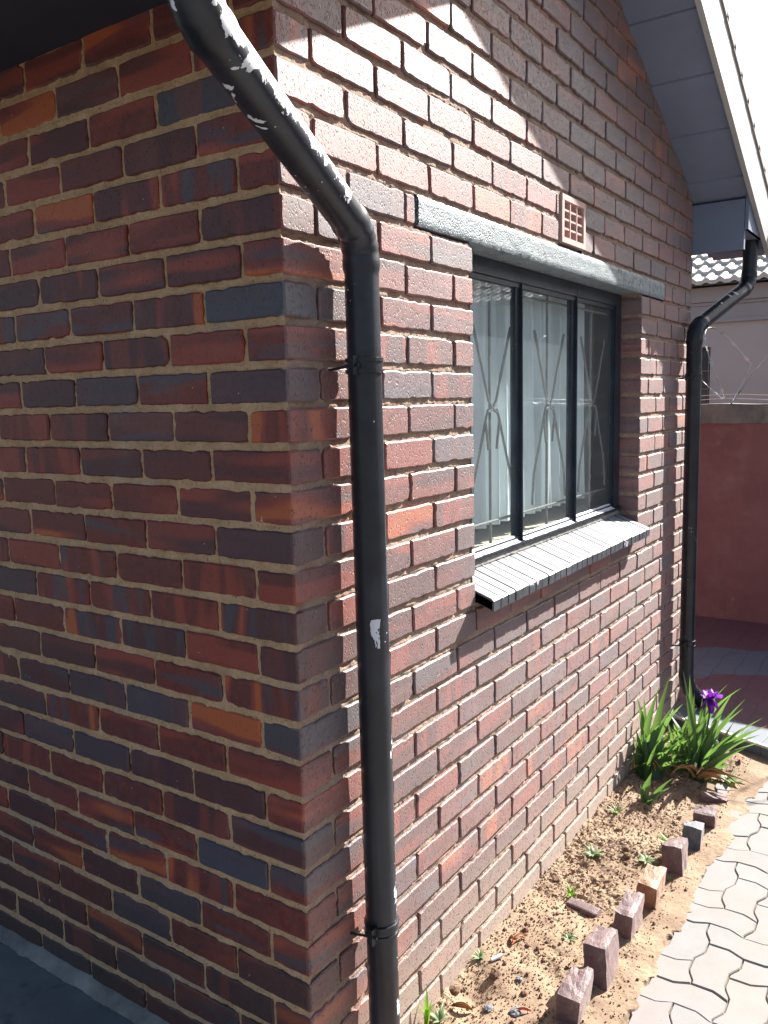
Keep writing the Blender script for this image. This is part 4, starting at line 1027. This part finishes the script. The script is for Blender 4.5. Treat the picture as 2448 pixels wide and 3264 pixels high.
clod(.600, -.135, .0125, 'blue black stone near the bottom of the photo, left of the nearest brick', M['eb_grey'], (1.2, 1, .6))
clod(.628, -.205, .015, 'dark lump at the bottom edge beside the nearest brick', M['eb_grey'], (1.4, 1, .6))
clod(.98, -.075, .010, 'brown clod near the wall behind the dry leaf')
clod(1.56, -.215, .015, 'larger brown clod in the middle of the bed, left of the leafy weed')
clod(1.595, -.20, .012, 'smaller brown clod touching the larger one in the middle of the bed')
clod(1.30, -.045, .017, 'clod at the wall foot above the half buried brick')
clod(.905, -.115, .008, 'small clod on the sand right of the dry leaf')
clod(.62, -.015, .016, 'clod on the rim of the hole at the wall foot')
clod(1.72, -.130, .012, 'clod in the shadow left of the young iris')
def flake(name, x, y, rz, L, w_, mat, label, cat, lift=.008, tl=.2):
    mb = MB(); P = np.zeros((9, 5, 3))
    for i in range(9):
        t = i/8; ww = w_*math.sin(math.pi*min(1, t*.92+.06))
        for j in range(5):
            q = -1+j/2; P[i, j] = ((t-.5)*L, ww*.5*q, lift*(math.sin(t*3.1)+.6*q*q)+.15*w_*abs(q))
    mb.grid(P); o = mb.build(name, mat, None, smooth=True); o.location = (x, y, bedz(x, y)+.004); o.rotation_euler = (tl, R(8), rz); return tagp(o, label, cat)
flake('dry_leaf', .895, -.060, R(40), .042, .016, M['leaf_red'], 'orange dry leaf standing at the wall foot', 'leaf', .010, .9)
flake('dry_leaf', .925, -.080, R(-30), .055, .012, M['leaf_dry'], 'pale curled dry leaf beside the orange one', 'leaf', .008, .2)
flake('dry_leaf', .565, -.070, R(-65), .060, .018, M['leaf_dry'], 'curled brown leaf at the bottom edge beside the near downpipe', 'leaf', .014, .5)
flake('dry_leaf', .640, -.220, R(-50), .05, .010, M['leaf_red'], 'narrow rusty leaf left of the nearest brick', 'leaf', .006, .2)
flake('dry_leaf', 2.62, -.40, R(10), .06, .022, M['leaf_red'], 'orange leaf lying by the step edge behind the irises', 'leaf', .010, .2)
mb = MB(); mb.tube([(0, 0, 0), (.040, 0, .002)], .0055, 10); o = mb.build('white_chip', M['white_bit'], None); o.location = (.775, -.055, bedz(.775, -.055)+.006); o.rotation_euler = (0, 0, R(-28))
tagp(o, 'white chip like a cigarette end lying on the soil near the wall', 'litter')
flake('paper_scrap', .49, -.10, R(30), .03, .016, M['white_bit'], 'white scrap lying at the bottom of the bed beside the pale weed', 'litter', .006, .3)
flake('dead_leaf', 1.05, .088+.0, R(20), .022, .012, M['leaf_dry'], 'small brown leaf lying on the left end of the window ledge', 'leaf', .004, .1)
o = bpy.data.objects['dead_leaf']; o.location = (1.02, .080, 1.210)
flake('dead_leaf', 1.60, .088, R(-20), .022, .012, M['leaf_dry'], 'small brown leaf lying on the middle of the window ledge', 'leaf', .004, .1)
o = bpy.data.objects['dead_leaf.001']; o.location = (1.62, .080, 1.210)
